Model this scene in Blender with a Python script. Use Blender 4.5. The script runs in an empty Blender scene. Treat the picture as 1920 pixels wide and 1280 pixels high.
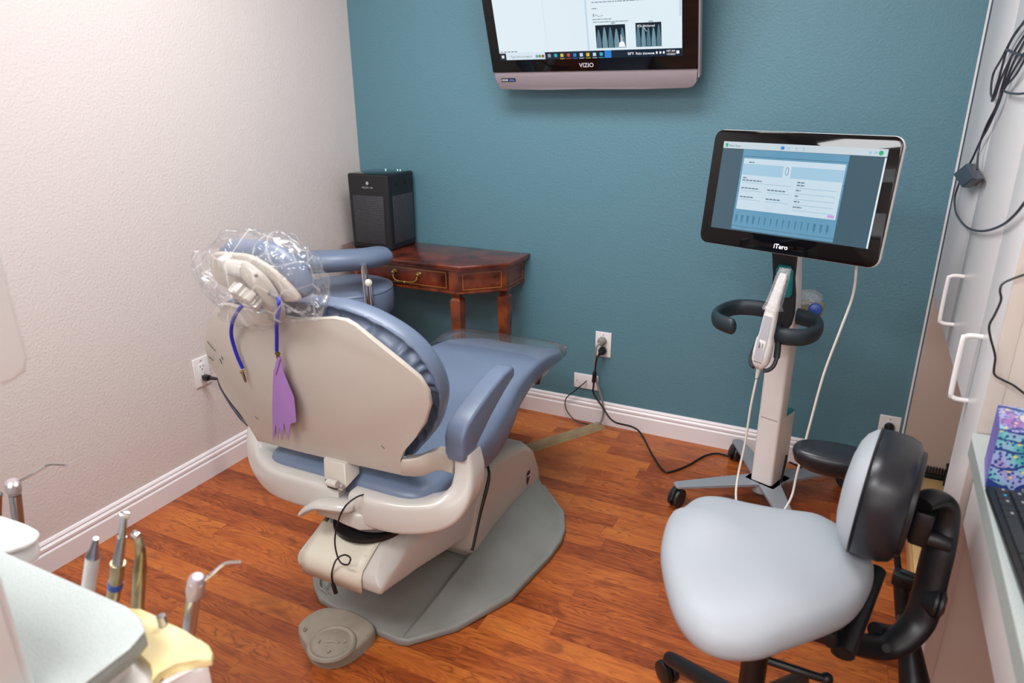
import bpy, bmesh, math, random
from mathutils import Vector, Matrix, noise
random.seed(7)
R = math.radians
PI = math.pi

# ------------------------------------------------------------------ camera, world, light, exposure
CAM = Vector((2.15028, -2.75286, 1.43821))
YAW, PITCH, ROLL, FPX = R(-26.1497), R(19.9477), R(-0.5019), 1312.14
cf = Vector((math.sin(YAW)*math.cos(PITCH), math.cos(YAW)*math.cos(PITCH), -math.sin(PITCH)))
cr0 = cf.cross(Vector((0, 0, 1))).normalized()
cu0 = cr0.cross(cf)
cr = cr0*math.cos(ROLL)+cu0*math.sin(ROLL)
cu = -cr0*math.sin(ROLL)+cu0*math.cos(ROLL)
scn = bpy.context.scene
COL = scn.collection
cam_data = bpy.data.cameras.new('camera')
cam_data.sensor_width = 36.0
cam_data.lens = FPX*36.0/1920.0
cam_data.clip_start = 0.02
cam_data.dof.use_dof = True
cam_data.dof.focus_distance = 2.15
cam_data.dof.aperture_fstop = 3.5
cam = bpy.data.objects.new('camera', cam_data)
COL.objects.link(cam)
m4 = Matrix((( cr.x, cu.x, -cf.x, CAM.x), (cr.y, cu.y, -cf.y, CAM.y), (cr.z, cu.z, -cf.z, CAM.z), (0, 0, 0, 1)))
cam.matrix_world = m4
scn.camera = cam
scn.view_settings.view_transform = 'Standard'
scn.view_settings.look = 'None'
scn.view_settings.exposure = -0.1
scn.view_settings.gamma = 1.0
scn.view_settings.use_curve_mapping = False
w = bpy.data.worlds.new('world')
scn.world = w
w.use_nodes = True
w.node_tree.nodes['Background'].inputs[0].default_value = (0.97, 0.985, 1.0, 1)
w.node_tree.nodes['Background'].inputs[1].default_value = 0.2
CEIL = 2.5
def area(name, loc, sx, sy, power, col=(1, 1, 1), rot=(0, 0, 0)):
    l = bpy.data.lights.new(name, 'AREA')
    l.shape = 'RECTANGLE'; l.size = sx; l.size_y = sy
    l.energy = power; l.color = col
    o = bpy.data.objects.new(name, l)
    o.location = loc; o.rotation_euler = rot
    COL.objects.link(o)
    return o
area('ceiling_and_fill_light', (1.15, -1.15, CEIL-0.05), 1.15, 0.55, 34, (0.97, 0.985, 1.0))
area('ceiling_and_fill_light', (0.95, -3.0, CEIL-0.05), 1.15, 0.55, 40, (0.97, 0.985, 1.0))
area('ceiling_and_fill_light', (2.25, -3.75, CEIL-0.05), 1.15, 0.55, 26, (0.97, 0.985, 1.0))  # unseen fill lamp added to brighten the white monitor at the left
# soft light bounced from the bright part of the room behind the camera
area('room_bounce_light', (1.5, -4.7, 1.7), 2.4, 1.6, 34, (0.97, 0.985, 1.0), (R(82), 0, 0))

# ------------------------------------------------------------------ helpers
def at(px, py, x=None, y=None, z=None, d=None):
    r = cf+cr*((px-960)/FPX)-cu*((py-640)/FPX)
    if x is not None: t = (x-CAM.x)/r.x
    elif y is not None: t = (y-CAM.y)/r.y
    elif z is not None: t = (z-CAM.z)/r.z
    else: t = d
    return CAM+r*t
def on(px, py, P, N):
    r = cf+cr*((px-960)/FPX)-cu*((py-640)/FPX)
    return CAM+r*((P-CAM).dot(N)/r.dot(N))
def seq(pts, **k): return [at(a, b, **k) for a, b in pts]
V = Vector

def lin(c):
    return tuple((v/12.92 if v <= 0.04045 else ((v+0.055)/1.055)**2.4) for v in c)
def hx(h):
    h = h.lstrip('#')
    return lin(tuple(int(h[i:i+2], 16)/255 for i in (0, 2, 4)))
MATS = {}
def mat(name, col, rough=0.5, metal=0.0, spec=0.5, bump=0.0, bscale=60, var=0.0, vscale=8, coat=0.0, emit=None, estr=1.0, bdist=0.002, dark=None, speck=None):
    if name in MATS: return MATS[name]
    m = bpy.data.materials.new(name); m.use_nodes = True
    nt = m.node_tree; b = nt.nodes['Principled BSDF']
    c = hx(col) if isinstance(col, str) else col
    b.inputs['Base Color'].default_value = (*c, 1)
    b.inputs['Roughness'].default_value = rough
    b.inputs['Metallic'].default_value = metal
    b.inputs['Specular IOR Level'].default_value = spec
    b.inputs['Coat Weight'].default_value = coat
    if emit:
        e = hx(emit) if isinstance(emit, str) else emit
        b.inputs['Emission Color'].default_value = (*e, 1)
        b.inputs['Emission Strength'].default_value = estr
    tc = nt.nodes.new('ShaderNodeTexCoord')
    if var > 0 or speck:
        n = nt.nodes.new('ShaderNodeTexNoise'); n.inputs['Scale'].default_value = vscale
        n.inputs['Detail'].default_value = 5
        nt.links.new(tc.outputs['Object'], n.inputs['Vector'])
        mx = nt.nodes.new('ShaderNodeMix'); mx.data_type = 'RGBA'
        d = hx(dark) if dark else tuple(v*(1-var) for v in c)
        mx.inputs['A'].default_value = (*c, 1); mx.inputs['B'].default_value = (*d, 1)
        rp = nt.nodes.new('ShaderNodeMapRange')
        rp.inputs['From Min'].default_value = 0.4 if not speck else 0.5
        rp.inputs['From Max'].default_value = 0.68 if not speck else 0.62
        nt.links.new(n.outputs['Fac'], rp.inputs['Value'])
        nt.links.new(rp.outputs['Result'], mx.inputs['Factor'])
        nt.links.new(mx.outputs['Result'], b.inputs['Base Color'])
    if bump > 0:
        n2 = nt.nodes.new('ShaderNodeTexNoise'); n2.inputs['Scale'].default_value = bscale
        n2.inputs['Detail'].default_value = 3
        nt.links.new(tc.outputs['Object'], n2.inputs['Vector'])
        bp = nt.nodes.new('ShaderNodeBump'); bp.inputs['Strength'].default_value = bump
        bp.inputs['Distance'].default_value = bdist
        nt.links.new(n2.outputs['Fac'], bp.inputs['Height'])
        nt.links.new(bp.outputs['Normal'], b.inputs['Normal'])
    MATS[name] = m
    return m

M = {
 'wall_light': mat('cream_wall_paint', '#dad0cc', 0.6, bump=0.55, bscale=110, bdist=0.003),
 'wall_teal': mat('teal_wall_paint', '#588290', 0.5, bump=0.6, bscale=110, bdist=0.003),
 'ceiling': mat('ceiling_paint', '#f2efec', 0.8),
 'trim': mat('white_trim_paint', '#ece6e8', 0.35),
 'vinyl': mat('slate_blue_vinyl', '#69778f', 0.38, bump=0.12, bscale=260, var=0.10, vscale=5),
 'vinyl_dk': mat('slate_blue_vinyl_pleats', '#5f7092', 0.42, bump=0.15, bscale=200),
 'ivory': mat('ivory_plastic', '#c0b8ae', 0.32, var=0.06, vscale=3),
 'ivory2': mat('pearl_plastic', '#cbc7c1', 0.22, coat=0.3),
 'cream': mat('cream_plastic', '#e0dac9', 0.35, var=0.06, vscale=7),
 'greyplate': mat('grey_painted_plate', '#8a8b86', 0.45, var=0.12, vscale=9, bump=0.15, bscale=300),
 'rubber': mat('taupe_rubber', '#a0988a', 0.6, var=0.18, vscale=14, bump=0.1, bscale=200),
 'black': mat('black_plastic', '#17181b', 0.4),
 'blacksoft': mat('black_vinyl', '#1d1f25', 0.33, bump=0.1, bscale=300),
 'blackgloss': mat('black_gloss_plastic', '#08080b', 0.035, spec=0.35),
 'darkgrey': mat('dark_grey_plastic', '#2c3136', 0.38),
 'charcoal': mat('charcoal_plastic', '#26343c', 0.42),
 'white': mat('white_plastic', '#ebe9e8', 0.3),
 'whitem': mat('white_painted_metal', '#e6e1df', 0.35),
 'greyvinyl': mat('pale_grey_vinyl', '#a4aab1', 0.48, bump=0.08, bscale=300),
 'steel': mat('brushed_steel', '#b9bcc2', 0.22, metal=1.0),
 'chrome': mat('chrome', '#dcdcdf', 0.08, metal=1.0),
 'gold': mat('warm_steel', '#b9ab86', 0.25, metal=1.0, var=0.3, vscale=30),
 'brass': mat('aged_brass', '#b39a5a', 0.3, metal=1.0, var=0.4, vscale=60),
 'silver': mat('silver_plastic', '#b5a9ad', 0.35, metal=0.3),
 'teal': mat('teal_plastic', '#17858d', 0.3),
 'legmetal': mat('grey_powder_metal', '#8f949b', 0.45),
 'purple': mat('purple_paper', '#a97fc4', 0.8, bump=0.3, bscale=180),
 'bluecord': mat('royal_blue_rubber', '#1a2bb8', 0.4),
 'bluecap': mat('blue_cap_plastic', '#1e4fae', 0.3),
 'cabinet': mat('white_laminate', '#dcdadb', 0.35),
 'cabinet2': mat('warm_white_laminate', '#d8ccc3', 0.4),
 'beige': mat('beige_laminate', '#c3b0a6', 0.4),
 'plywood': mat('pale_plywood', '#e0bb80', 0.5, var=0.15, vscale=12),
 'mahogany': mat('mahogany_wood', '#74301c', 0.22, var=0.35, vscale=9, coat=0.4, dark='#30100a'),
 'mahog2': mat('mahogany_panel', '#813c1e', 0.25, var=0.3, vscale=14, coat=0.3, dark='#43190d'),
 'inlay': mat('inlay_wood', '#b07a3c', 0.35),
 'counter': mat('speckled_laminate', '#bac3c1', 0.4, speck=True, vscale=430, dark='#a7b0ae'),
 'countedge': mat('speckled_laminate_edge', '#9fa8a4', 0.5, speck=True, vscale=430, dark='#8e9693'),
 'yellowed': mat('yellowed_plastic', '#e8d18b', 0.4, var=0.25, vscale=6, dark='#f3e3bb'),
 'key': mat('keycap_plastic', '#23262c', 0.45),
 'cord': mat('grey_black_cord', '#35353f', 0.4),
 'blackcord': mat('black_cord', '#121214', 0.4),
 'greycord': mat('grey_cord', '#8f8a86', 0.45),
 'whitecord': mat('ivory_cord', '#dcd6ce', 0.45),
 'board': mat('tan_cable_cover', '#9b8563', 0.6, var=0.25, vscale=20),
 'badge': mat('purple_badge', '#3c1746', 0.4),
 'ink': mat('dark_marks', '#4a4644', 0.6),
 'greyprint': mat('grey_print', '#9a9a9e', 0.5),
 'slot': mat('dark_slot', '#0a0a0a', 0.7),
 'frost': mat('frosted_knob', '#dfe0d4', 0.4),
 'greypanel': mat('warm_grey_panel', '#a9a3a8', 0.4),
 'yellow': mat('yellow_label', '#b9a93a', 0.5),
 'red': mat('red_plastic', '#7c2a20', 0.4),
}

def wood_floor():
    m = bpy.data.materials.new('plank_floor'); m.use_nodes = True
    nt = m.node_tree; N = nt.nodes; L = nt.links; b = N['Principled BSDF']
    geo = N.new('ShaderNodeNewGeometry')
    mp = N.new('ShaderNodeMapping'); L.new(geo.outputs['Position'], mp.inputs['Vector'])
    mp.inputs['Location'].default_value = (3.13, 5.02, 0)
    br = N.new('ShaderNodeTexBrick')
    br.inputs['Color1'].default_value = (0, 0, 0, 1); br.inputs['Color2'].default_value = (1, 1, 1, 1)
    br.inputs['Mortar'].default_value = (0.5, 0.5, 0.5, 1)
    br.inputs['Scale'].default_value = 1.0
    br.inputs['Mortar Size'].default_value = 0.0005
    br.inputs['Brick Width'].default_value = 0.52
    br.inputs['Row Height'].default_value = 0.070
    br.offset = 0.37; br.offset_frequency = 2; br.squash = 1.35; br.squash_frequency = 3
    L.new(mp.outputs['Vector'], br.inputs['Vector'])
    sep = N.new('ShaderNodeSeparateColor'); L.new(br.outputs['Color'], sep.inputs['Color'])
    # second, random offset per plank
    cmb = N.new('ShaderNodeCombineXYZ')
    mu = N.new('ShaderNodeMath'); mu.operation = 'MULTIPLY'; mu.inputs[1].default_value = 37.0
    L.new(sep.outputs['Red'], mu.inputs[0]); L.new(mu.outputs[0], cmb.inputs['Z']); L.new(mu.outputs[0], cmb.inputs['X'])
    add = N.new('ShaderNodeVectorMath'); add.operation = 'ADD'
    L.new(geo.outputs['Position'], add.inputs[0]); L.new(cmb.outputs[0], add.inputs[1])
    sc = N.new('ShaderNodeMapping'); sc.inputs['Scale'].default_value = (2.6, 17.0, 1.0)
    L.new(add.outputs[0], sc.inputs['Vector'])
    n1 = N.new('ShaderNodeTexNoise'); n1.inputs['Scale'].default_value = 1.3; n1.inputs['Detail'].default_value = 2.0
    n1.inputs['Distortion'].default_value = 0.6
    L.new(sc.outputs[0], n1.inputs['Vector'])
    # contour-like cathedral grain: fold the noise
    m1 = N.new('ShaderNodeMath'); m1.operation = 'MULTIPLY'; m1.inputs[1].default_value = 13.0
    L.new(n1.outputs['Fac'], m1.inputs[0])
    m2 = N.new('ShaderNodeMath'); m2.operation = 'PINGPONG'; m2.inputs[1].default_value = 0.5
    L.new(m1.outputs[0], m2.inputs[0])
    sc2 = N.new('ShaderNodeMapping'); sc2.inputs['Scale'].default_value = (6.0, 170.0, 1.0)
    L.new(add.outputs[0], sc2.inputs['Vector'])
    n2 = N.new('ShaderNodeTexNoise'); n2.inputs['Scale'].default_value = 1.0; n2.inputs['Detail'].default_value = 4.0
    L.new(sc2.outputs[0], n2.inputs['Vector'])
    sc3 = N.new('ShaderNodeMapping'); sc3.inputs['Scale'].default_value = (3.0, 7.0, 1.0)
    L.new(add.outputs[0], sc3.inputs['Vector'])
    n3 = N.new('ShaderNodeTexNoise'); n3.inputs['Scale'].default_value = 1.6; n3.inputs['Detail'].default_value = 3.0
    L.new(sc3.outputs[0], n3.inputs['Vector'])
    def madd(a, k, c=None, kc=1.0):
        x = N.new('ShaderNodeMath'); x.operation = 'MULTIPLY_ADD'; L.new(a, x.inputs[0]); x.inputs[1].default_value = k
        if c is not None: L.new(c, x.inputs[2])
        else: x.inputs[2].default_value = kc
        return x.outputs[0]
    s = madd(sep.outputs['Red'], 0.34, None, -0.18)
    s = madd(m2.outputs[0], 0.26, s)
    s = madd(n2.outputs['Fac'], 0.42, s)
    s = madd(n3.outputs['Fac'], 0.55, s)
    cr_ = N.new('ShaderNodeValToRGB')
    e = cr_.color_ramp.elements
    e[0].position = 0.18; e[0].color = (*hx('#66280f'), 1)
    e[1].position = 0.88; e[1].color = (*hx('#ca7936'), 1)
    for p, c in ((0.38, '#89421f'), (0.52, '#a65527'), (0.68, '#ba672d')):
        q = cr_.color_ramp.elements.new(p); q.color = (*hx(c), 1)
    L.new(s, cr_.inputs['Fac'])
    mx = N.new('ShaderNodeMix'); mx.data_type = 'RGBA'
    L.new(br.outputs['Fac'], mx.inputs['Factor']); L.new(cr_.outputs['Color'], mx.inputs['A'])
    mx.inputs['B'].default_value = (*hx('#7c3a1c'), 1)
    # knots and smoky blotches, thin dark growth lines
    kv = N.new('ShaderNodeMapping'); kv.inputs['Scale'].default_value = (3.2, 9.0, 1.0); L.new(add.outputs[0], kv.inputs['Vector'])
    kn_ = N.new('ShaderNodeTexNoise'); kn_.inputs['Scale'].default_value = 2.1; kn_.inputs['Detail'].default_value = 4.0; kn_.inputs['Distortion'].default_value = 0.8; L.new(kv.outputs[0], kn_.inputs['Vector'])
    kr = N.new('ShaderNodeMapRange'); kr.inputs['From Min'].default_value = 0.58; kr.inputs['From Max'].default_value = 0.74; kr.inputs['To Max'].default_value = 0.55; L.new(kn_.outputs['Fac'], kr.inputs['Value'])
    gl = N.new('ShaderNodeMapRange'); gl.inputs['From Min'].default_value = 0.0; gl.inputs['From Max'].default_value = 0.13; gl.inputs['To Min'].default_value = 0.5; gl.inputs['To Max'].default_value = 0.0; L.new(m2.outputs[0], gl.inputs['Value'])
    gm = N.new('ShaderNodeMapRange'); gm.inputs['From Min'].default_value = 0.47; gm.inputs['From Max'].default_value = 0.6; L.new(n3.outputs['Fac'], gm.inputs['Value'])
    gg = N.new('ShaderNodeMath'); gg.operation = 'MULTIPLY'; L.new(gl.outputs[0], gg.inputs[0]); L.new(gm.outputs[0], gg.inputs[1])
    ks_ = N.new('ShaderNodeMath'); ks_.operation = 'MAXIMUM'; L.new(kr.outputs[0], ks_.inputs[0]); L.new(gg.outputs[0], ks_.inputs[1])
    mk = N.new('ShaderNodeMix'); mk.data_type = 'RGBA'; L.new(ks_.outputs[0], mk.inputs['Factor']); L.new(mx.outputs['Result'], mk.inputs['A']); mk.inputs['B'].default_value = (*hx('#4a2413'), 1)
    L.new(mk.outputs['Result'], b.inputs['Base Color'])
    b.inputs['Roughness'].default_value = 0.3
    b.inputs['Specular IOR Level'].default_value = 0.45
    bp = N.new('ShaderNodeBump'); bp.inputs['Strength'].default_value = 0.08; bp.inputs['Distance'].default_value = 0.001
    L.new(n2.outputs['Fac'], bp.inputs['Height']); L.new(bp.outputs['Normal'], b.inputs['Normal'])
    return m
M['floor'] = wood_floor()

def film(name, tint, alpha, bump=0.6, scale=22, gmix=0.25, crease=0.35, gk=0.45):
    m = bpy.data.materials.new(name); m.use_nodes = True
    nt = m.node_tree; N = nt.nodes; L = nt.links
    N.remove(N['Principled BSDF']); out = N['Material Output']
    tr = N.new('ShaderNodeBsdfTransparent'); tr.inputs['Color'].default_value = (1.0, 1.0, 1.0, 1)
    df = N.new('ShaderNodeBsdfDiffuse'); df.inputs['Color'].default_value = (*tint, 1)
    gl = N.new('ShaderNodeBsdfGlossy'); gl.inputs['Roughness'].default_value = 0.12
    tc = N.new('ShaderNodeTexCoord')
    n = N.new('ShaderNodeTexNoise'); n.inputs['Scale'].default_value = scale; n.inputs['Detail'].default_value = 2
    n.inputs['Distortion'].default_value = 1.2
    L.new(tc.outputs['Object'], n.inputs['Vector'])
    bp = N.new('ShaderNodeBump'); bp.inputs['Strength'].default_value = bump; bp.inputs['Distance'].default_value = 0.02
    L.new(n.outputs['Fac'], bp.inputs['Height'])
    L.new(bp.outputs['Normal'], gl.inputs['Normal'])
    fr = N.new('ShaderNodeFresnel'); fr.inputs['IOR'].default_value = 1.25; L.new(bp.outputs['Normal'], fr.inputs['Normal'])
    # thin crease highlights painted in as whiter, denser film
    vo = N.new('ShaderNodeTexVoronoi'); vo.feature = 'DISTANCE_TO_EDGE'; vo.inputs['Scale'].default_value = scale*0.62
    L.new(tc.outputs['Object'], vo.inputs['Vector'])
    mr = N.new('ShaderNodeMapRange'); mr.inputs['From Min'].default_value = 0.0; mr.inputs['From Max'].default_value = 0.035
    mr.inputs['To Min'].default_value = crease; mr.inputs['To Max'].default_value = 0.0
    L.new(vo.outputs['Distance'], mr.inputs['Value'])
    ad = N.new('ShaderNodeMath'); ad.operation = 'ADD'; ad.use_clamp = True
    L.new(mr.outputs['Result'], ad.inputs[0]); ad.inputs[1].default_value = alpha
    m1 = N.new('ShaderNodeMixShader'); L.new(ad.outputs[0], m1.inputs[0]); L.new(tr.outputs[0], m1.inputs[1]); L.new(df.outputs[0], m1.inputs[2])
    m2 = N.new('ShaderNodeMixShader')
    k = N.new('ShaderNodeMath'); k.operation = 'MULTIPLY_ADD'; k.inputs[1].default_value = gk; k.inputs[2].default_value = gmix*0.2
    L.new(fr.outputs[0], k.inputs[0]); L.new(k.outputs[0], m2.inputs[0])
    L.new(m1.outputs[0], m2.inputs[1]); L.new(gl.outputs[0], m2.inputs[2])
    L.new(m2.outputs[0], out.inputs['Surface'])
    return m
M['film'] = film('clear_crinkled_film', (0.95, 0.92, 0.93), 0.05, crease=0.25, gk=0.28)
M['film2'] = film('clear_smooth_film', (0.75, 0.8, 0.85), 0.035, bump=0.15, scale=9, crease=0.0, gk=0.6)
M['film3'] = film('small_bag_film', (0.9, 0.9, 0.9), 0.16, scale=60)

WM = {}
def thing(name, label, cat, loc=(0, 0, 0), rotz=0, group=None):
    o = bpy.data.objects.new(name, None)
    o.empty_display_size = 0.05
    o.location = loc; o.rotation_euler = (0, 0, rotz)
    COL.objects.link(o)
    o['label'] = label; o['category'] = cat
    if group: o['group'] = group
    WM[o] = Matrix.Translation(V(loc)) @ Matrix.Rotation(rotz, 4, 'Z')
    return o
def tag(o, label, cat, group=None):
    o['label'] = label; o['category'] = cat
    if group: o['group'] = group
    return o
def place(name, me, parent=None, label=None, origin=None):
    """mesh given in world space; parent keeps it in place"""
    o = bpy.data.objects.new(name, me)
    if parent is not None:
        Wp = WM[parent]
        me.transform(Wp.inverted())
        o.parent = parent
        WM[o] = Wp
    elif origin is not None:
        me.transform(Matrix.Translation(-V(origin))); o.location = origin
        WM[o] = Matrix.Translation(V(origin))
    else:
        WM[o] = Matrix.Identity(4)
    COL.objects.link(o)
    if label: o['label'] = label
    return o

class B:
    """collects shapes in world space, then links them as one mesh object"""
    def __init__(s): s.bm = bmesh.new(); s.mi = 0
    def _new(s, geom_faces):
        for f in geom_faces: f.material_index = s.mi
    def ring_faces(s, rings, closed=True, cap0=True, cap1=True):
        bm = s.bm; vr = [[bm.verts.new(p) for p in r] for r in rings]
        n = len(rings[0]); fs = []
        for a, b in zip(vr[:-1], vr[1:]):
            for i in range(n if closed else n-1):
                j = (i+1) % n
                try: fs.append(bm.faces.new((a[i], a[j], b[j], b[i])))
                except ValueError: pass
        if cap0 and n > 2: fs.append(bm.faces.new(list(reversed(vr[0]))))
        if cap1 and n > 2: fs.append(bm.faces.new(vr[-1]))
        s._new(fs); return s
    def box(s, lo, hi, bev=0.0, seg=2, mtx=None):
        lo = V(lo); hi = V(hi); c = (lo+hi)/2; d = hi-lo
        r = bmesh.ops.create_cube(s.bm, size=1.0)
        vs = r['verts']
        bmesh.ops.scale(s.bm, vec=(abs(d.x), abs(d.y), abs(d.z)), verts=vs)
        bmesh.ops.translate(s.bm, vec=c, verts=vs)
        fs = set(f for v in vs for f in v.link_faces)
        s._new(fs)
        if bev > 0:
            es = list(set(e for f in fs for e in f.edges))
            rr = bmesh.ops.bevel(s.bm, geom=es, offset=bev, segments=seg, affect='EDGES', profile=0.5)
            vs = list(set(v for f in rr['faces'] for v in f.verts) | set(v for f in fs if f.is_valid for v in f.verts))
            for v in vs:
                for f in v.link_faces: f.material_index = s.mi
        if mtx is not None:
            bmesh.ops.transform(s.bm, matrix=mtx, verts=[v for v in vs if v.is_valid])
        return s
    def obox(s, P, X, Y, Z, dx, dy, dz, bev=0.0, seg=2):
        """oriented box centred at P; X,Y,Z unit axes"""
        m = Matrix(((X.x, Y.x, Z.x, P.x), (X.y, Y.y, Z.y, P.y), (X.z, Y.z, Z.z, P.z), (0, 0, 0, 1)))
        return s.box((-dx/2, -dy/2, -dz/2), (dx/2, dy/2, dz/2), bev, seg, m)
    def cyl(s, p0, p1, r0, r1=None, n=24, cap=True, bev=0.0):
        r1 = r0 if r1 is None else r1
        p0 = V(p0); p1 = V(p1); ax = (p1-p0).normalized()
        a = ax.orthogonal().normalized(); b = ax.cross(a)
        def ring(p, r): return [p+(a*math.cos(2*PI*i/n)+b*math.sin(2*PI*i/n))*r for i in range(n)]
        if bev > 0:
            rs = [ring(p0, r0-bev), ring(p0+ax*bev*0.3, r0-bev*0.3), ring(p0+ax*bev, r0), ring(p1-ax*bev, r1), ring(p1-ax*bev*0.3, r1-bev*0.3), ring(p1, r1-bev)]
        else: rs = [ring(p0, r0), ring(p1, r1)]
        return s.ring_faces(rs, True, cap, cap)
    def lathe(s, base, axis, prof, n=32, cap=True):
        """prof: list of (radius, height along axis)"""
        base = V(base); ax = V(axis).normalized()
        a = ax.orthogonal().normalized(); b = ax.cross(a)
        rs = [[base+ax*h+(a*math.cos(2*PI*i/n)+b*math.sin(2*PI*i/n))*max(r, 1e-4) for i in range(n)] for r, h in prof]
        return s.ring_faces(rs, True, cap, cap)
    def tube(s, pts, r, n=10, smooth=6, taper=None, flat=None, up=None):
        pts = [V(p) for p in pts]
        P = crom(pts, smooth) if smooth > 1 and len(pts) > 2 else pts
        rings = []; prev = None
        L_ = len(P)
        for i, p in enumerate(P):
            t = (P[min(i+1, L_-1)]-P[max(i-1, 0)]).normalized()
            if prev is None:
                a = (V(up)-t*V(up).dot(t)).normalized() if up is not None else t.orthogonal().normalized()
            else:
                a = prev-t*prev.dot(t)
                a = a.normalized() if a.length > 1e-6 else t.orthogonal().normalized()
            prev = a; b = t.cross(a)
            k = i/(L_-1)
            rr = r if taper is None else r*interp(taper, k)
            ra, rb = (rr, rr) if flat is None else (rr*flat[0], rr*flat[1])
            rings.append([p+a*math.cos(2*PI*j/n)*ra+b*math.sin(2*PI*j/n)*rb for j in range(n)])
        return s.ring_faces(rings)
    def prism(s, poly, dirv, h=None, bev=0.0, seg=2):
        """poly list of world points (planar), extruded by vector dirv"""
        poly = [V(p) for p in poly]; dv = V(dirv)
        vs0 = [s.bm.verts.new(p) for p in poly]; vs1 = [s.bm.verts.new(p+dv) for p in poly]
        n = len(poly); fs = []
        for i in range(n):
            j = (i+1) % n; fs.append(s.bm.faces.new((vs0[i], vs0[j], vs1[j], vs1[i])))
        fs.append(s.bm.faces.new(list(reversed(vs0)))); fs.append(s.bm.faces.new(vs1))
        s._new(fs)
        if bev > 0:
            es = list(set(fs[-1].edges) | set(fs[-2].edges))
            rr = bmesh.ops.bevel(s.bm, geom=es, offset=bev, segments=seg, affect='EDGES', profile=0.5)
            for f in rr['faces']: f.material_index = s.mi
        return s
    def pad(s, outline, N, thick, rad, crown=0.0, back=True, smooth=4, rings=4, crown_rings=4):
        """cushion: planar outline (world pts) grown along N by thick, rounded by rad, crowned"""
        O_ = crom([V(p) for p in outline], smooth, closed=True) if smooth > 1 else [V(p) for p in outline]
        N = V(N).normalized(); n = len(O_)
        c = sum(O_, V())/n
        area_ = V()
        for i in range(n): area_ += (O_[i]-c).cross(O_[(i+1) % n]-c)
        sg = 1 if area_.dot(N) > 0 else -1
        if sg < 0: O_.reverse()
        inn = []
        for i in range(n):
            t = (O_[(i+1) % n]-O_[i-1]).normalized(); inn.append(N.cross(t).normalized())
        def ring(ins, h): return [O_[i]+inn[i]*ins+N*h for i in range(n)]
        rs = []
        if back:
            for k in range(rings+1):
                a = PI/2*k/rings; rs.append(ring(rad*(1-math.sin(a)), rad*(1-math.cos(a))))
        else: rs.append(ring(0, 0))
        for k in range(rings+1):
            a = PI/2*k/rings; rs.append(ring(rad*(1-math.cos(a)), thick-rad+rad*math.sin(a)))
        top = rs[-1]; c2 = sum(top, V())/n
        for k in range(1, crown_rings+1):
            q = k/crown_rings*0.93
            rs.append([p.lerp(c2, q)+N*crown*(1-(1-q)**2) for p in top])
        return s.ring_faces(rs)
    def sphere(s, c, r, sc=(1, 1, 1), n=16):
        m = Matrix.Translation(V(c)) @ Matrix.Diagonal((*sc, 1))
        rr = bmesh.ops.create_uvsphere(s.bm, u_segments=n*2, v_segments=n, radius=r, matrix=m)
        s._new(set(f for v in rr['verts'] for f in v.link_faces)); return s
    def quad(s, a, b, c, d):
        f = s.bm.faces.new([s.bm.verts.new(V(p)) for p in (a, b, c, d)]); f.material_index = s.mi; return s
    def poly(s, pts):
        f = s.bm.faces.new([s.bm.verts.new(V(p)) for p in pts]); f.material_index = s.mi; return s
    def build(s, name, mats, parent=None, smooth=True, label=None, angle=35, sub=0, origin=None):
        bmesh.ops.recalc_face_normals(s.bm, faces=s.bm.faces)
        me = bpy.data.meshes.new(name); s.bm.to_mesh(me); s.bm.free()
        for m_ in (mats if isinstance(mats, (list, tuple)) else [mats]): me.materials.append(m_)
        if smooth:
            me.shade_smooth()
            me.set_sharp_from_angle(angle=R(angle))
        o = place(name, me, parent, label, origin)
        if sub:
            md = o.modifiers.new('sub', 'SUBSURF'); md.levels = sub; md.render_levels = sub
        return o
def interp(tab, k):
    for (a, x), (b, y) in zip(tab[:-1], tab[1:]):
        if k <= b: return x+(y-x)*(k-a)/(b-a) if b > a else y
    return tab[-1][1]
def crom(P, m, closed=False):
    out = []; n = len(P)
    rng = range(n) if closed else range(n-1)
    for i in rng:
        if closed: p0, p1, p2, p3 = P[i-1], P[i], P[(i+1) % n], P[(i+2) % n]
        else: p0, p1, p2, p3 = P[max(i-1, 0)], P[i], P[i+1], P[min(i+2, n-1)]
        for k in range(m):
            t = k/m
            out.append(0.5*((2*p1)+(p2-p0)*t+(2*p0-5*p1+4*p2-p3)*t*t+(3*p1-p0-3*p2+p3)*t**3))
    if not closed: out.append(P[-1])
    return out
def text(body, size, P, X, Y, m, parent, name='lettering', align='LEFT', depth=0.0003, bold=0.0, sx=1.0):
    cu_ = bpy.data.curves.new('t', 'FONT'); cu_.body = body; cu_.size = size; cu_.align_x = align
    cu_.extrude = depth; cu_.offset = bold; cu_.resolution_u = 3
    t = bpy.data.objects.new('t', cu_); COL.objects.link(t)
    dg = bpy.context.evaluated_depsgraph_get()
    me = bpy.data.meshes.new_from_object(t.evaluated_get(dg))
    bpy.data.objects.remove(t)
    me.materials.clear(); me.materials.append(m)
    Z = X.cross(Y)
    me.transform(Matrix(((X.x*sx, Y.x, Z.x, P.x), (X.y*sx, Y.y, Z.y, P.y), (X.z*sx, Y.z, Z.z, P.z), (0, 0, 0, 1))))
    return place(name, me, parent)
def rrect(w_, h_, r, n=6):
    """rounded rectangle as (u,v) list, centred"""
    out = []
    for cx, cy, a0 in ((w_/2-r, h_/2-r, 0), (-w_/2+r, h_/2-r, 90), (-w_/2+r, -h_/2+r, 180), (w_/2-r, -h_/2+r, 270)):
        for k in range(n+1):
            a = R(a0+90*k/n); out.append((cx+r*math.cos(a), cy+r*math.sin(a)))
    return out

X_, Y_, Z_ = V((1, 0, 0)), V((0, 1, 0)), V((0, 0, 1))
XR = 3.05       # right wall
YB = -5.0       # rear wall
XF = 2.436      # cabinet face / end of the teal wall

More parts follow.
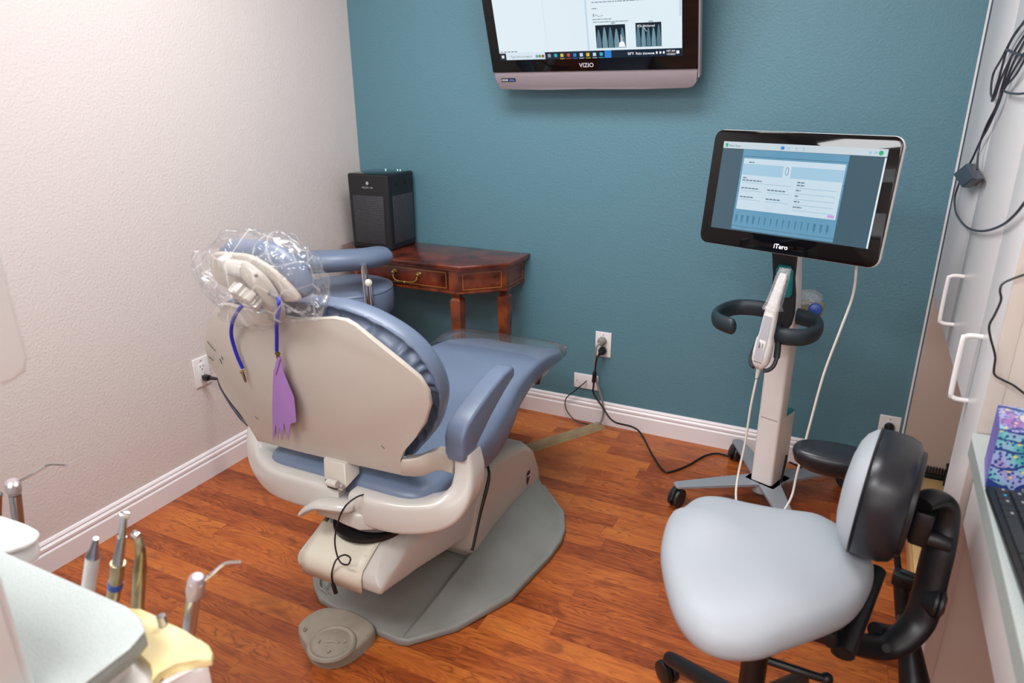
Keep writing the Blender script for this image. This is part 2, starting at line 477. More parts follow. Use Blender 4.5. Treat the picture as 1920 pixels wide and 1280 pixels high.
# ------------------------------------------------------------------ the room
def struct(name, b, m, smooth=False, parent=None):
    o = b.build(name, m, parent, smooth=smooth)
    if parent is None: o['kind'] = 'structure'
    return o
struct('floor', B().box((-0.1, YB-0.1, -0.1), (XR+0.1, 0.1, 0)), M['floor'])
struct('ceiling', B().box((-0.1, YB-0.1, CEIL), (XR+0.1, 0.1, CEIL+0.1)), M['ceiling'])
struct('wall_left', B().box((-0.1, YB, 0), (0, 0.1, CEIL)), M['wall_light'])
struct('wall_back', B().box((0, 0, 0), (XR, 0.1, CEIL)), M['wall_teal'])
struct('wall_right', B().box((XR, YB, 0), (XR+0.1, 0.1, CEIL)), M['wall_light'])
struct('wall_rear', B().box((-0.1, YB-0.1, 0), (XR+0.1, YB, CEIL)), M['wall_light'])
BB = [(0, 0), (0.016, 0), (0.016, 0.068), (0.011, 0.074), (0.014, 0.080), (0.014, 0.088), (0.008, 0.094), (0.009, 0.100), (0.005, 0.106), (0, 0.108)]
b = B(); b.prism([V((d, -0.016, z)) for d, z in BB], V((0, YB+0.016, 0)))
struct('baseboard_left', b, M['trim'])
b = B(); b.prism([V((0.0, -d, z)) for d, z in BB], V((XF-0.012, 0, 0)))
struct('baseboard_back', b, M['trim'])
# metal edge strip where the teal paint meets the cabinet
struct('trim_1', B().box((XF-0.010, -0.004, 0), (XF-0.004, 0, CEIL)), M['trim'])

# ceiling panels; the last is an added fill panel, not a known fixture
for cx, cy, wh in ((1.15, -1.15, 'above the dental chair'), (0.95, -3.0, 'above the side unit on the left'), (2.25, -3.75, 'added as unseen fill behind the camera near the right wall')):
    t = thing('ceiling_light', 'flat white rectangular ceiling light panel %s' % wh, 'ceiling light', (cx, cy, CEIL), 0, 'ceiling light panels')
    B().box((cx-0.62, cy-0.32, CEIL-0.03), (cx+0.62, cy+0.32, CEIL), 0.004).build('frame', M['white'], t)
    B().box((cx-0.58, cy-0.28, CEIL-0.036), (cx+0.58, cy+0.28, CEIL-0.03)).build('diffuser', mat('lit_diffuser', '#ffffff', 0.5, emit='#fff8f0', estr=2.0), t)

# ------------------------------------------------------------------ television
tvT = R(18.53)
tO = V((0.788, -0.127, 1.493)); tU = V((0, -math.sin(tvT), math.cos(tvT))); tN = X_.cross(tU)  # towards the viewer
def tv(u, v, n=0.0): return tO+X_*u+tU*v+tN*n
TVW, TVH = 0.80, 0.455
t = thing('television', 'wide black flat television tilted down from the teal wall, silver speaker bar', 'television', (1.188, 0, 1.6))
poly = [(0.0, 0.0), (0.8, 0.0), (0.8, TVH), (0.0, TVH)]
b = B(); b.prism([tv(u, v, -0.045) for u, v in poly], tN*0.045, bev=0.003); b.build('bezel', M['blackgloss'], t)
b = B(); b.prism([tv(u, v, -0.085) for u, v in [(0.1, 0.02), (0.7, 0.02), (0.7, 0.4), (0.1, 0.4)]], tN*0.045, bev=0.01); b.build('rear_housing', M['black'], t)
b = B(); b.prism([tv(0.8, v, n) for v, n in ((-0.03, -0.04), (TVH, -0.04), (TVH, -0.006), (-0.03, -0.006))], X_*0.006, bev=0.002); b.build('side_trim', M['silver'], t)
# speaker bar: silver, rounded lower corners, shallow notch in the middle
sp = [(0.002, 0.0), (0.004, -0.02), (0.008, -0.048), (0.018, -0.063), (0.035, -0.068), (0.2, -0.07), (0.36, -0.068), (0.4, -0.063), (0.44, -0.068), (0.6, -0.07), (0.765, -0.068), (0.785, -0.062), (0.797, -0.045), (0.8, 0.0)]
b = B(); b.prism([tv(u, v, -0.04) for u, v in sp], tN*0.036, bev=0.004)
spk = mat('speaker_bar_grille', '#958a90', 0.45, metal=0.0, bump=0.4, bscale=900)
sbar = b.build('speaker_bar', spk, t)
b = B(); b.box((0, 0, 0), (0.062, 0.014, 0.0006), mtx=Matrix(((1, tU.x, tN.x, tv(0.03, -0.037, -0.0035).x), (0, tU.y, tN.y, tv(0.03, -0.037, -0.0035).y), (0, tU.z, tN.z, tv(0.03, -0.037, -0.0035).z), (0, 0, 0, 1))))
b.build('badge', M['black'], sbar, smooth=False)
text('HDMI', 0.011, tv(0.032, -0.034, -0.0025), X_, tU, mat('pale_print', '#cfcfd4', 0.5), sbar, bold=0.0002)
text('1080p', 0.010, tv(0.063, -0.034, -0.0025), X_, tU, mat('blue_print', '#5d86d8', 0.5), sbar, bold=0.0002)
text('VIZIO', 0.021, tv(0.393, 0.0145, 0.0008), X_, tU, mat('silver_print', '#c9c6cc', 0.4), t, align='CENTER', bold=0.0003, sx=1.05)
# lit picture
SX0, SX1, SY0, SY1 = 0.042, 0.747, 0.046, 0.44
def em(name, col, s=1.0, rough=0.12):
    return mat(name, '#050608', rough, emit=col, estr=s, coat=0.0, spec=0.4)
lcd = em('lit_screen_white', '#e6f4fc', 1.0)
b = B(); b.quad(tv(SX0, SY0, 0.0006), tv(SX1, SY0, 0.0006), tv(SX1, SY1, 0.0006), tv(SX0, SY1, 0.0006))
scr = b.build('screen', lcd, t, smooth=False, label='lit screen with a white document and two x-ray pictures')
E = {k: em('lit_'+k, c) for k, c in dict(bar='#1b2a3b', grey='#8fa0ac', pale='#c9dfee', blue='#2f86d8', xray='#5e7e8d', xlight='#a9c8d4', xdark='#1a2530', green='#4fae6a', red='#d0503c', yellow='#e4c14a', orange='#a85f34', cyan='#35b5d8', text='#7a8c99', white='#ffffff', lav='#dcecf8').items()}
def patch(b, u0, v0, u1, v1, n=0.0009): b.quad(tv(u0, v0, n), tv(u1, v0, n), tv(u1, v1, n), tv(u0, v1, n))
b = B(); patch(b, SX0, SY0, SX1, SY0+0.026); b.build('taskbar', E['bar'], scr, smooth=False)
b = B(); patch(b, 0.069, SY0+0.001, 0.232, SY0+0.026, 0.0012); b.build('search_box', E['lav'], scr, smooth=False)
text('Type here to search', 0.011, tv(0.088, SY0+0.009, 0.0014), X_, tU, E['text'], scr)
text('58°F  Rain showers', 0.0125, tv(0.552, SY0+0.008, 0.0014), X_, tU, E['white'], scr)
text('9:07 AM', 0.009, tv(0.692, SY0+0.0145, 0.0014), X_, tU, E['white'], scr)
text('1/5/2023', 0.009, tv(0.692, SY0+0.004, 0.0014), X_, tU, E['white'], scr)
text('^', 0.014, tv(0.642, SY0+0.004, 0.0014), X_, tU, E['white'], scr)
b = B()
for k in range(4): patch(b, 0.05+0.0055*(k % 2), SY0+0.008+0.0055*(k//2), 0.0548+0.0055*(k % 2), SY0+0.0128+0.0055*(k//2), 0.0013)
for u in (0.655, 0.668, 0.68): patch(b, u, SY0+0.009, u+0.006, SY0+0.017, 0.0013)
patch(b, 0.727, SY0+0.008, 0.737, SY0+0.018, 0.0013)
b.build('tray_icon', E['white'], scr, smooth=False)
ic = ['grey', 'cyan', 'yellow', 'red', 'blue', 'pale', 'yellow', 'pale', 'cyan', 'orange']
for k, c in enumerate(ic):
    u = 0.243+k*0.0255
    b = B()
    if k == 9: patch(b, u-0.006, SY0, u+0.019, SY0+0.026, 0.0011)
    if k in (1, 3, 8):
        P = tv(u+0.0065, SY0+0.0135, 0.0013); b.poly([P+X_*math.cos(a)*0.0065+tU*math.sin(a)*0.0065 for a in [2*PI*i/16 for i in range(16)]])
    else: patch(b, u, SY0+0.007, u+0.012, SY0+0.019, 0.0013)
    if k > 1: patch(b, u-0.003, SY0, u+0.016, SY0+0.0018, 0.0014)
    b.build('taskbar_icon', E[c] if k != 9 else E['blue'], scr, smooth=False)
b = B()
for u, c in ((0.198, 0), (0.21, 1), (0.223, 2)):
    P = tv(u, SY0+0.012, 0.0014); b.mi = c; b.poly([P+X_*math.cos(a)*0.006+tU*math.sin(a)*0.006 for a in [2*PI*i/12 for i in range(12)]])
b.build('search_picture', [E['grey'], E['green'], E['orange']], scr, smooth=False)
b = B(); patch(b, 0.243, SY0+0.027, 0.2442, SY1, 0.0009)
b.build('window_edge', E['pale'], scr, smooth=False)
b = B(); patch(b, 0.404, SY0+0.03, 0.4105, SY1); b.build('window_edge', E['pale'], scr, smooth=False)
b = B()
patch(b, 0.7375, SY0+0.13, 0.745, SY1)
b.build('window_edge', E['pale'], scr, smooth=False)
b = B(); rnd = random.Random(3)
for r_ in range(20):
    v = SY0+0.186+r_*0.0115
    if v > SY1-0.01: break
    u = 0.43
    end = 0.70-rnd.random()*0.02 if r_ > 1 else 0.62
    while u < end:
        l = rnd.uniform(0.006, 0.02); patch(b, u, v, min(u+l, end), v+0.0028); u += l+0.0025
for v, end in ((0.166, 0.45), (0.13, 0.50), (0.121, 0.56)):
    u = 0.43
    while u < end:
        l = rnd.uniform(0.006, 0.018); patch(b, u, SY0+v, min(u+l, end), SY0+v+0.0026); u += l+0.002
for u in (0.497, 0.632): patch(b, u, SY0+0.1155, u+0.015, SY0+0.1185)
u = SX0+0.006
while u < 0.115:
    l = rnd.uniform(0.008, 0.014); patch(b, u, SY0+0.029, u+l, SY0+0.0325); u += l+0.004
b.build('letter_text', E['text'], scr, smooth=False)
b = B(); b.tube([tv(0.43, SY0+0.143, 0.001), tv(0.437, SY0+0.151, 0.001), tv(0.434, SY0+0.141, 0.001), tv(0.446, SY0+0.147, 0.001), tv(0.452, SY0+0.141, 0.001), tv(0.47, SY0+0.144, 0.001)], 0.0006, n=4)
b.build('signature', E['xdark'], scr, smooth=False)
def xray(u0, v0, u1, v1, teeth, seed):
    b = B(); patch(b, u0, v0, u1, v1, 0.0010)
    x = b.build('x_ray_picture', E['xdark'], scr, smooth=False)
    r2 = random.Random(seed)
    wv = (u1-u0)/teeth
    b = B()
    for k in range(teeth):
        c = u0+wv*(k+0.5); hh = (v1-v0)*(0.78+0.15*r2.random()); ww = wv*0.43
        pts = [(c-ww, v0), (c+ww, v0), (c+ww*0.95, v0+hh*0.35), (c+ww*0.5, v0+hh*0.8), (c+ww*0.15, v0+hh), (c-ww*0.2, v0+hh), (c-ww*0.55, v0+hh*0.8), (c-ww, v0+hh*0.35)]
        b.mi = k % 2
        b.poly([tv(p, q, 0.0012) for p, q in pts])
    b.build('tooth_shadow', [E['xray'], em('lit_tooth', '#7297a6')], x) if False else b.build('tooth_shadow', [E['xray'], em('lit_tooth', '#7699a8')], scr, smooth=False)
xray(0.438, SY0+0.034, 0.548, SY0+0.112, 5, 1)
xray(0.585, SY0+0.034, 0.676, SY0+0.114, 5, 2)
b = B(); patch(b, 0.53, SY0+0.044, 0.5325, SY0+0.078, 0.0014); patch(b, 0.536, SY0+0.044, 0.5375, SY0+0.07, 0.0014)
b.poly([tv(0.521, SY0+0.036, 0.0014), tv(0.546, SY0+0.036, 0.0014), tv(0.542, SY0+0.052, 0.0014), tv(0.533, SY0+0.056, 0.0014), tv(0.524, SY0+0.05, 0.0014)])
b.build('filling_shadow', E['white'], scr, smooth=False)
text('PDL thickened', 0.0105, tv(0.591, SY0+0.1, 0.0015), X_, tU, E['white'], scr)
b = B(); b.tube([tv(0.615, SY0+0.098, 0.0015), tv(0.624, SY0+0.085, 0.0015)], 0.0007, n=4, smooth=1); b.build('arrow', E['white'], scr, smooth=False)
B().box((1.08, -0.1, 1.5), (1.3, 0.0, 1.7), 0.004).build('wall_bracket', M['black'], t)

# ------------------------------------------------------------------ console table
t = thing('console_table', 'mahogany console table with canted corners against the teal wall', 'table', (0.45, -0.17, 0))
top = [(0.012, -0.004), (0.893, -0.004), (0.893, -0.20), (0.735, -0.345), (0.165, -0.345), (0.012, -0.20)]
b = B(); b.prism([V((x, y, 0.737)) for x, y in top], Z_*0.016, bev=0.004, seg=3)
b.prism([V((0.45+(x-0.45)*0.985, y*0.985-0.002, 0.729)) for x, y in top], Z_*0.008, bev=0.002)
b.build('tabletop', M['mahogany'], t)
ap = [(0.04, -0.006), (0.865, -0.006), (0.865, -0.185), (0.71, -0.322), (0.19, -0.322), (0.04, -0.185)]
b = B(); b.prism([V((x, y, 0.625)) for x, y in ap], Z_*0.105, bev=0.002)
b.prism([V((0.45+(x-0.45)*1.008, y*1.01, 0.625)) for x, y in ap], Z_*0.010, bev=0.003)
b.build('apron', M['mahog2'], t)
def inlay(p, q, n, z0, z1):
    p = V((p[0], p[1], 0)); q = V((q[0], q[1], 0)); d = (q-p).normalized(); n = V(n)
    b = B(); wd = 0.0022
    for (a, c, za, zb) in ((p, q, z0, z0+wd), (p, q, z1-wd, z1), (p, p+d*wd, z0, z1), (q-d*wd, q, z0, z1)):
        b.quad(a+n*0.0035+Z_*za, c+n*0.0035+Z_*za, c+n*0.0035+Z_*zb, a+n*0.0035+Z_*zb)
    return b
dr = B().box((0.24, -0.325, 0.642), (0.665, -0.315, 0.722), 0.001).build('drawer', M['mahogany'], t)
inlay((0.25, -0.3225), (0.655, -0.3225), (0, -1, 0), 0.648, 0.716).build('inlay_line', M['inlay'], dr, smooth=False)
b = B()
hl = (0.398, 0.521)
for x in hl: b.lathe((x, -0.325, 0.694), (0, -1, 0), [(0.011, 0), (0.012, 0.002), (0.006, 0.005), (0.006, 0.012), (0.009, 0.014), (0.009, 0.018), (0.004, 0.021)], 16)
b.tube([(0.398, -0.34, 0.69), (0.402, -0.345, 0.672), (0.42, -0.349, 0.662), (0.46, -0.35, 0.660), (0.499, -0.349, 0.662), (0.517, -0.345, 0.672), (0.521, -0.34, 0.69)], 0.0038, n=8)
b.sphere((0.4595, -0.35, 0.659), 0.006)
b.build('drawer_pull', M['brass'], dr)
na = V((0.137, -0.155, 0)).normalized()
p0, p1 = (0.722, -0.3115), (0.853, -0.1956)
inlay((0.725, -0.3125), (0.85, -0.2015), tuple(na), 0.645, 0.716).build('inlay_line', M['inlay'], t, smooth=False)
inlay((0.8655, -0.16), (0.8655, -0.03), (1, 0, 0), 0.645, 0.716).build('inlay_line', M['inlay'], t, smooth=False)
for x, y in ((0.692, -0.30), (0.847, -0.165), (0.055, -0.165), (0.21, -0.30)):
    rs = []
    for z, hw in ((0.637, 0.021), (0.622, 0.021), (0.617, 0.017), (0.606, 0.015), (0.596, 0.024), (0.585, 0.024), (0.56, 0.0235), (0.30, 0.018), (0.0, 0.0125)):
        rs.append([V((x-hw, y-hw, z)), V((x+hw, y-hw, z)), V((x+hw, y+hw, z)), V((x-hw, y+hw, z))])
    B().ring_faces(rs).build('leg', M['mahog2'], t)

# ------------------------------------------------------------------ air purifier
t = thing('air_purifier', 'black box air purifier with perforated grilles standing on the console table', 'air purifier', (0.208, -0.12, 0.753), R(1))
px0, px1, py0, py1, pz0, pz1 = 0.098, 0.318, -0.225, -0.022, 0.754, 1.085
b = B()
for (a, c, z0_, z1_) in ((0.0, 0.0, pz0, pz1-0.012),):
    rs = []
    for z, ins in ((pz0, 0.006), (pz0+0.006, 0.002), (pz0+0.012, 0.002), (pz1-0.012, 0.0), (pz1-0.004, 0.0), (pz1, 0.003)):
        cx, cy = (px0+px1)/2, (py0+py1)/2
        rs.append([V((cx+u, cy+v, z)) for u, v in rrect(px1-px0-2*ins, py1-py0-2*ins, 0.012)])
    b.ring_faces(rs)
def perforated():
    m = bpy.data.materials.new('perforated_black'); m.use_nodes = True
    nt = m.node_tree; N = nt.nodes; L = nt.links; bs = N['Principled BSDF']
    tc = N.new('ShaderNodeTexCoord'); mp = N.new('ShaderNodeMapping')
    cmb = N.new('ShaderNodeCombineXYZ'); sep = N.new('ShaderNodeSeparateXYZ'); L.new(tc.outputs['Object'], sep.inputs[0])
    ad = N.new('ShaderNodeMath'); ad.operation = 'ADD'; L.new(sep.outputs['X'], ad.inputs[0]); L.new(sep.outputs['Y'], ad.inputs[1])
    L.new(ad.outputs[0], cmb.inputs['X']); L.new(sep.outputs['Z'], cmb.inputs['Y'])
    br = N.new('ShaderNodeTexBrick'); br.inputs['Scale'].default_value = 1; br.inputs['Brick Width'].default_value = 0.0095
    br.inputs['Row Height'].default_value = 0.0075; br.inputs['Mortar Size'].default_value = 0.0019; br.inputs['Mortar Smooth'].default_value = 0.5
    br.offset = 0.5
    br.inputs['Color1'].default_value = (*hx('#55565c'), 1); br.inputs['Color2'].default_value = (*hx('#4a4b52'), 1); br.inputs['Mortar'].default_value = (*hx('#121216'), 1)
    L.new(cmb.outputs[0], br.inputs['Vector']); L.new(br.outputs['Color'], bs.inputs['Base Color'])
    bp = N.new('ShaderNodeBump'); bp.inputs['Strength'].default_value = 0.5; bp.inputs['Distance'].default_value = 0.002
    L.new(br.outputs['Fac'], bp.inputs['Height']); L.new(bp.outputs['Normal'], bs.inputs['Normal'])
    bs.inputs['Roughness'].default_value = 0.35
    return m
PERF = perforated()
body = b.build('body', M['black'], t)
B().box((px0+0.025, py0-0.0015, pz0+0.03), (px1-0.03, py0+0.002, pz1-0.09), 0.001).build('front_grille', PERF, t)
B().box((px1-0.002, py0+0.028, pz0+0.03), (px1+0.0015, py1-0.02, pz1-0.09), 0.001).build('side_grille', PERF, t)
B().box((px0+0.008, py0+0.008, pz1), (px1-0.008, py1-0.008, pz1+0.002), 0.0008).build('top_panel', M['blackgloss'], t)
b = B(); P = V((0.208, py0-0.001, pz1-0.037)); b.cyl(P+Y_*0.002, P-Y_*0.0008, 0.007, n=24); b.build('emblem', mat('grey_emblem', '#a9abb0', 0.4), t)
text('MEDIFY AIR', 0.0115, V((0.208, py0-0.0012, pz1-0.060)), X_, Z_, M['greyprint'], t, align='CENTER')
for y, r_ in ((-0.165, 0.0085), (-0.095, 0.009)):
    b = B(); b.cyl((px1-0.004, y, pz1-0.042), (px1+0.0012, y, pz1-0.042), r_, n=20); b.build('port', M['slot'], t)
for x, y in ((0.17, -0.03), (0.235, -0.028), (0.25, -0.028)):
    b = B(); b.cyl((x, y, pz1+0.001), (x, y, pz1+0.004), 0.003, n=12); b.build('touch_button', mat('button_light', '#c8e6ea', 0.3, emit='#bfe6ee', estr=0.6), t)

# ------------------------------------------------------------------ wall plates, plugs, small cords
def plate(name, label, O_, U, W, wd, ht, outlets=True, n_out=None):
    """O_ = lower left corner on the wall, U along width, W normal"""
    t = thing(name, label, 'wall outlet' if outlets else 'wall plate', O_+U*wd/2, 0, 'wall outlets' if outlets else None)
    b = B(); b.prism([O_, O_+U*wd, O_+U*wd+Z_*ht, O_+Z_*ht], W*0.006, bev=0.003, seg=3); b.build('cover_plate', M['white'], t)
    C_ = O_+U*wd/2+Z_*ht/2
    if outlets:
        b = B(); b.obox(C_+W*0.0065, U, W, Z_, 0.034, 0.002, 0.068, 0.0008); b.build('socket_insert', M['white'], t)
        b = B()
        for dz in (0.019, -0.019):
            for du in (-0.0065, 0.0065): b.obox(C_+W*0.0076+Z_*(dz+0.004)+U*du, U, W, Z_, 0.002, 0.001, 0.008)
            b.cyl(C_+W*0.0070+Z_*(dz-0.008), C_+W*0.0081+Z_*(dz-0.008), 0.0026, n=12)
        b.build('socket_slot', M['slot'], t)
    b = B()
    for s in ((1,) if outlets else (1,)):
        q = C_+W*0.006+(Z_*(ht/2-0.012) if ht > wd else -U*(wd/2-0.014)); b.cyl(q, q+W*0.0012, 0.003, n=12)
    b.build('screw', M['silver'], t)
    return t
plate('wall_outlet', 'white duplex wall outlet on the cream wall left of the dental chair', V((0, -1.095, 0.375)), Y_, X_, 0.072, 0.1143)
plate('wall_outlet', 'white duplex wall outlet on the teal wall holding a grey and a black plug', V((1.208, 0, 0.323)), X_, -Y_, 0.072, 0.1143)
plate('cable_plate', 'white horizontal plate with one cable hole low on the teal wall', V((1.113, 0, 0.156)), X_, -Y_, 0.1143, 0.07, outlets=False)
plate('wall_outlet', 'white wall outlet at the far right end of the teal wall behind the stool', V((2.345, 0, 0.155)), X_, -Y_, 0.072, 0.1143)

CB = V((1.244, -0.008, 0.38))
t = thing('grey_power_cord', 'grey plug and cord in the upper socket of the teal wall outlet', 'power cord', (1.244, -0.008, 0.399))
b = B(); b.lathe((1.244, -0.008, 0.401), (-0.1, -1, -0.1), [(0.017, 0), (0.019, 0.004), (0.018, 0.02), (0.012, 0.03)], 18); b.build('plug', M['greycord'], t)
b = B(); b.tube([(1.242, -0.035, 0.398), (1.228, -0.045, 0.38), (1.222, -0.04, 0.33), (1.222, -0.035, 0.26), (1.235, -0.035, 0.20), (1.262, -0.035, 0.12), (1.268, -0.04, 0.06), (1.256, -0.045, 0.02), (1.23, -0.05, 0.012)], 0.0045); b.build('cable', M['greycord'], t)
t = thing('black_power_cord', 'black power cord running from the teal wall outlet across the floor to the scanner cart', 'power cord', (1.244, -0.008, 0.361))
b = B(); b.lathe((1.247, -0.008, 0.357), (-0.05, -1, -0.15), [(0.016, 0), (0.018, 0.004), (0.017, 0.02), (0.010, 0.032), (0.006, 0.045)], 18); b.build('plug', M['blackcord'], t)
b = B(); b.cyl((1.226, -0.05, 0.265), (1.222, -0.05, 0.215), 0.009, n=16, bev=0.002); b.build('ferrite_bead', M['black'], t)
pts = [V((1.246, -0.04, 0.355)), V((1.234, -0.055, 0.33)), V((1.227, -0.05, 0.27)), V((1.222, -0.05, 0.20)), V((1.225, -0.05, 0.16)), V((1.27, -0.06, 0.11)), V((1.33, -0.08, 0.06))]+[at(1195, 805, z=0.03), at(1222, 850, z=0.008), at(1243, 881, z=0.005), at(1258, 884, z=0.005), at(1290, 872, z=0.005), at(1320, 855, z=0.006), at(1345, 850, z=0.006), at(1375, 857, z=0.006), at(1415, 862, z=0.012), at(1440, 868, z=0.02)]
b = B(); b.tube(pts, 0.0042, n=8); b.build('cable', M['blackcord'], t)
b = B(); b.tube([(1.172, -0.008, 0.196), (1.168, -0.02, 0.19), (1.13, -0.03, 0.15), (1.085, -0.03, 0.10), (1.09, -0.035, 0.05), (1.14, -0.05, 0.012), (1.20, -0.055, 0.008), (1.235, -0.06, 0.012)], 0.0026, n=8)
tag(b.build('thin_cable', M['blackcord']), 'thin black cable looping from the low cable plate down to the floor', 'cable')
b = B(); b.prism([V((1.05, -0.395, 0.001)), V((1.07, -0.375, 0.001)), V((1.228, -0.03, 0.001)), V((1.29, -0.035, 0.001)), V((1.10, -0.42, 0.001))], Z_*0.014, bev=0.005)
b = B()
A0 = V((1.00, -0.45, 0)); A1 = V((1.258, -0.035, 0)); d = (A1-A0).normalized(); s = Z_.cross(d)
b.prism([A0+s*w_+Z_*z for w_, z in ((-0.033, 0.0005), (0.033, 0.0005), (0.022, 0.014), (-0.022, 0.014))], A1-A0)
tag(b.build('floor_cable_cover', M['board'], smooth=False), 'flat tan cable cover strip on the floor from the chair base to the teal wall', 'cable cover')

# ------------------------------------------------------------------ dental chair (local: l across, a along, z)
CX, CY = 1.028, -1.539
def ch(l, a, z): return V((CX+l, CY+a, z))
t = chair = thing('dental_chair', 'reclining dental patient chair with slate blue vinyl and ivory shells on a grey floor plate', 'dental chair', (CX, CY, 0))
# floor plate
right = [(-0.141, 0.048), (0.035, 0.020), (0.165, 0.010), (0.192, 0.018), (0.286, 0.122), (0.369, 0.30), (0.398, 0.53), (0.400, 0.62), (0.386, 0.69), (0.345, 0.78), (0.214, 0.91)]
pl = right+[(-0.12, 0.91), (-0.30, 0.78), (-0.345, 0.69), (-0.36, 0.62), (-0.355, 0.53), (-0.33, 0.30), (-0.24, 0.13), (-0.195, 0.085)]
b = B(); b.prism([ch(l, a, 0.0) for l, a in pl], Z_*0.024, bev=0.008, seg=3)
b.build('floor_plate', M['greyplate'], t)
# sloping wings rising from the rim of the plate to the tower, one each side
for s_ in (1, -1):
    rs = []
    for a, l0, h0, l1, h1, l2 in ((0.022, 0.170, 0.0235, 0.176, 0.0245, 0.182), (0.12, 0.168, 0.0235, 0.186, 0.038, 0.262), (0.30, 0.165, 0.0235, 0.192, 0.060, 0.350), (0.53, 0.162, 0.0235, 0.200, 0.085, 0.378), (0.66, 0.160, 0.0235, 0.202, 0.088, 0.376), (0.78, 0.158, 0.0235, 0.203, 0.080, 0.325), (0.88, 0.15, 0.0235, 0.20, 0.06, 0.225)):
        if s_ < 0: l0, l1, l2, a = l0-0.03, l1-0.03, l2-0.045, max(a, 0.085+a*0.1)
        rs.append([ch(s_*l0, a, h0), ch(s_*(l0+0.006), a, (h0+h1)/2), ch(s_*l1, a, h1), ch(s_*(l1+(l2-l1)*0.12), a, h1-0.002), ch(s_*(l1+(l2-l1)*0.6), a, h1*0.45+0.0245*0.55), ch(s_*l2, a, 0.0245), ch(s_*l2, a, 0.020), ch(s_*l0, a, 0.020)])
    b = B().ring_faces(rs); b.build('plate_wing', M['greyplate'], t, angle=40)
# rear tower
prof = [(0.40, 0.03), (0.372, 0.07), (0.362, 0.095), (0.42, 0.19), (0.475, 0.285), (0.50, 0.305), (0.54, 0.315), (0.70, 0.285), (0.78, 0.262), (0.85, 0.20), (0.90, 0.10), (0.915, 0.03)]
def tower_side(l, ins, dl): 
    c = V((0.62, 0.15))
    return [ch(l+dl, c.x+(a-c.x)*(1-ins), 0.03+(z-0.03)*(1-ins)) for a, z in prof]
rs = [tower_side(-0.135, 0.10, 0), tower_side(-0.135, 0.03, 0.006), tower_side(-0.135, 0, 0.024), tower_side(0.20, 0, -0.024), tower_side(0.20, 0.03, -0.006), tower_side(0.20, 0.10, 0)]
b = B().ring_faces(rs); tw = b.build('lift_tower', M['ivory'], t, angle=50)
# badge on the tower
P = on(990, 895, ch(0.2005, 0, 0), X_)
bd = [(0, 0.022), (0.012, 0.026), (0.026, 0.024), (0.027, 0.006), (0.018, -0.014), (0.004, -0.028), (-0.004, -0.012)]
b = B(); b.prism([P+Y_*(a-0.01)+Z_*z for a, z in bd], X_*0.0012, bev=0.0004); bdg = b.build('badge', M['badge'], tw)
text('Dental', 0.010, P+X_*0.0016+Y_*(-0.008)+Z_*(0.004), Y_, Z_, M['white'], bdg)
# black gap strip between tower and arm
b = B(); b.tube([ch(0.196, 0.375, 0.08), ch(0.196, 0.43, 0.175), ch(0.194, 0.50, 0.287), ch(0.12, 0.535, 0.315), ch(-0.09, 0.54, 0.316)], 0.0065, n=8, smooth=5)
b.build('gap_seal', M['black'], t)
# lift arm
def armsec(a, zb, zt, l0, l1, cf_=0.05):
    h = zt-zb; c_ = min(cf_, h*0.45)
    e = min(0.02, h*0.3)
    P_ = [(l0+e, zb), (l1-e, zb), (l1-e*0.3, zb+e*0.3), (l1, zb+e), (l1, zt-c_*1.1), (l1-0.004, zt-c_*0.8), (l1-c_*0.8, zt-c_*0.12), (l1-c_*1.05, zt), (l0+c_*0.6, zt), (l0+c_*0.4, zt-c_*0.1), (l0+0.004, zt-c_*0.55), (l0, zt-c_*0.8), (l0, zb+e), (l0+e*0.3, zb+e*0.3)]
    return [ch(l, a, z) for l, z in P_]
rs = []
for a, zb, zt, ins in ((-0.060, 0.236, 0.262, 0.006), (-0.054, 0.224, 0.276, 0.001), (-0.03, 0.218, 0.288, 0), (0.0, 0.212, 0.304, 0), (0.05, 0.200, 0.326, 0), (0.10, 0.19, 0.330, 0), (0.25, 0.150, 0.318, 0), (0.45, 0.095, 0.285, 0), (0.6, 0.07, 0.24, 0)):
    rs.append(armsec(a, zb, zt, -0.098+ins, 0.183-ins, 0.045))
b = B().ring_faces(rs); arm = b.build('lift_arm', M['ivory2'], t, angle=38)
# front cover plate with concave notch
def armtop(a, off=0.0035):
    return interp([(-0.0625, 0.260), (-0.055, 0.276), (-0.03, 0.288), (0.0, 0.304), (0.05, 0.326), (0.12, 0.332)], a)+off
rs = []
for a, cut in ((-0.055, 0), (-0.03, 0), (0.0, 0), (0.03, 0)):
    rs.append([ch(-0.072+0.196*k/8, a, armtop(a)) for k in range(9)])
rs.append([ch(-0.072+0.196*k/8, 0.065-0.07*math.sin(PI*k/8)**0.7, armtop(0.065-0.07*math.sin(PI*k/8)**0.7)) for k in range(9)])
b = B(); 
fr_ = [[ch(-0.072+0.196*k/8, -0.0645, 0.220) for k in range(9)], [ch(-0.072+0.196*k/8, -0.0635, 0.260) for k in range(9)]]
b.ring_faces(fr_+rs, closed=False, cap0=False, cap1=False)
o = b.build('front_cover', M['cream'], t, angle=60)
md = o.modifiers.new('thick', 'SOLIDIFY'); md.thickness = 0.004; md.offset = 1
b = B()
for l, a in ((-0.052, 0.02), (0.108, 0.03), (0.108, -0.02)):
    b = B(); b.cyl(ch(l, a, armtop(a, 0.004)), ch(l, a, armtop(a, 0.0085)), 0.005, n=14); b.build('screw', M['cream'], t)
# swivel disc + black well under seat frame
b = B(); b.cyl(ch(0.05, 0.09, 0.322), ch(0.05, 0.09, 0.334), 0.105, n=48); b.build('swivel_well', M['black'], t)
b = B(); b.cyl(ch(0.06, 0.125, 0.336), ch(0.06, 0.125, 0.395), 0.105, 0.122, n=48, bev=0.003); b.build('swivel_disc', M['greypanel'], t)
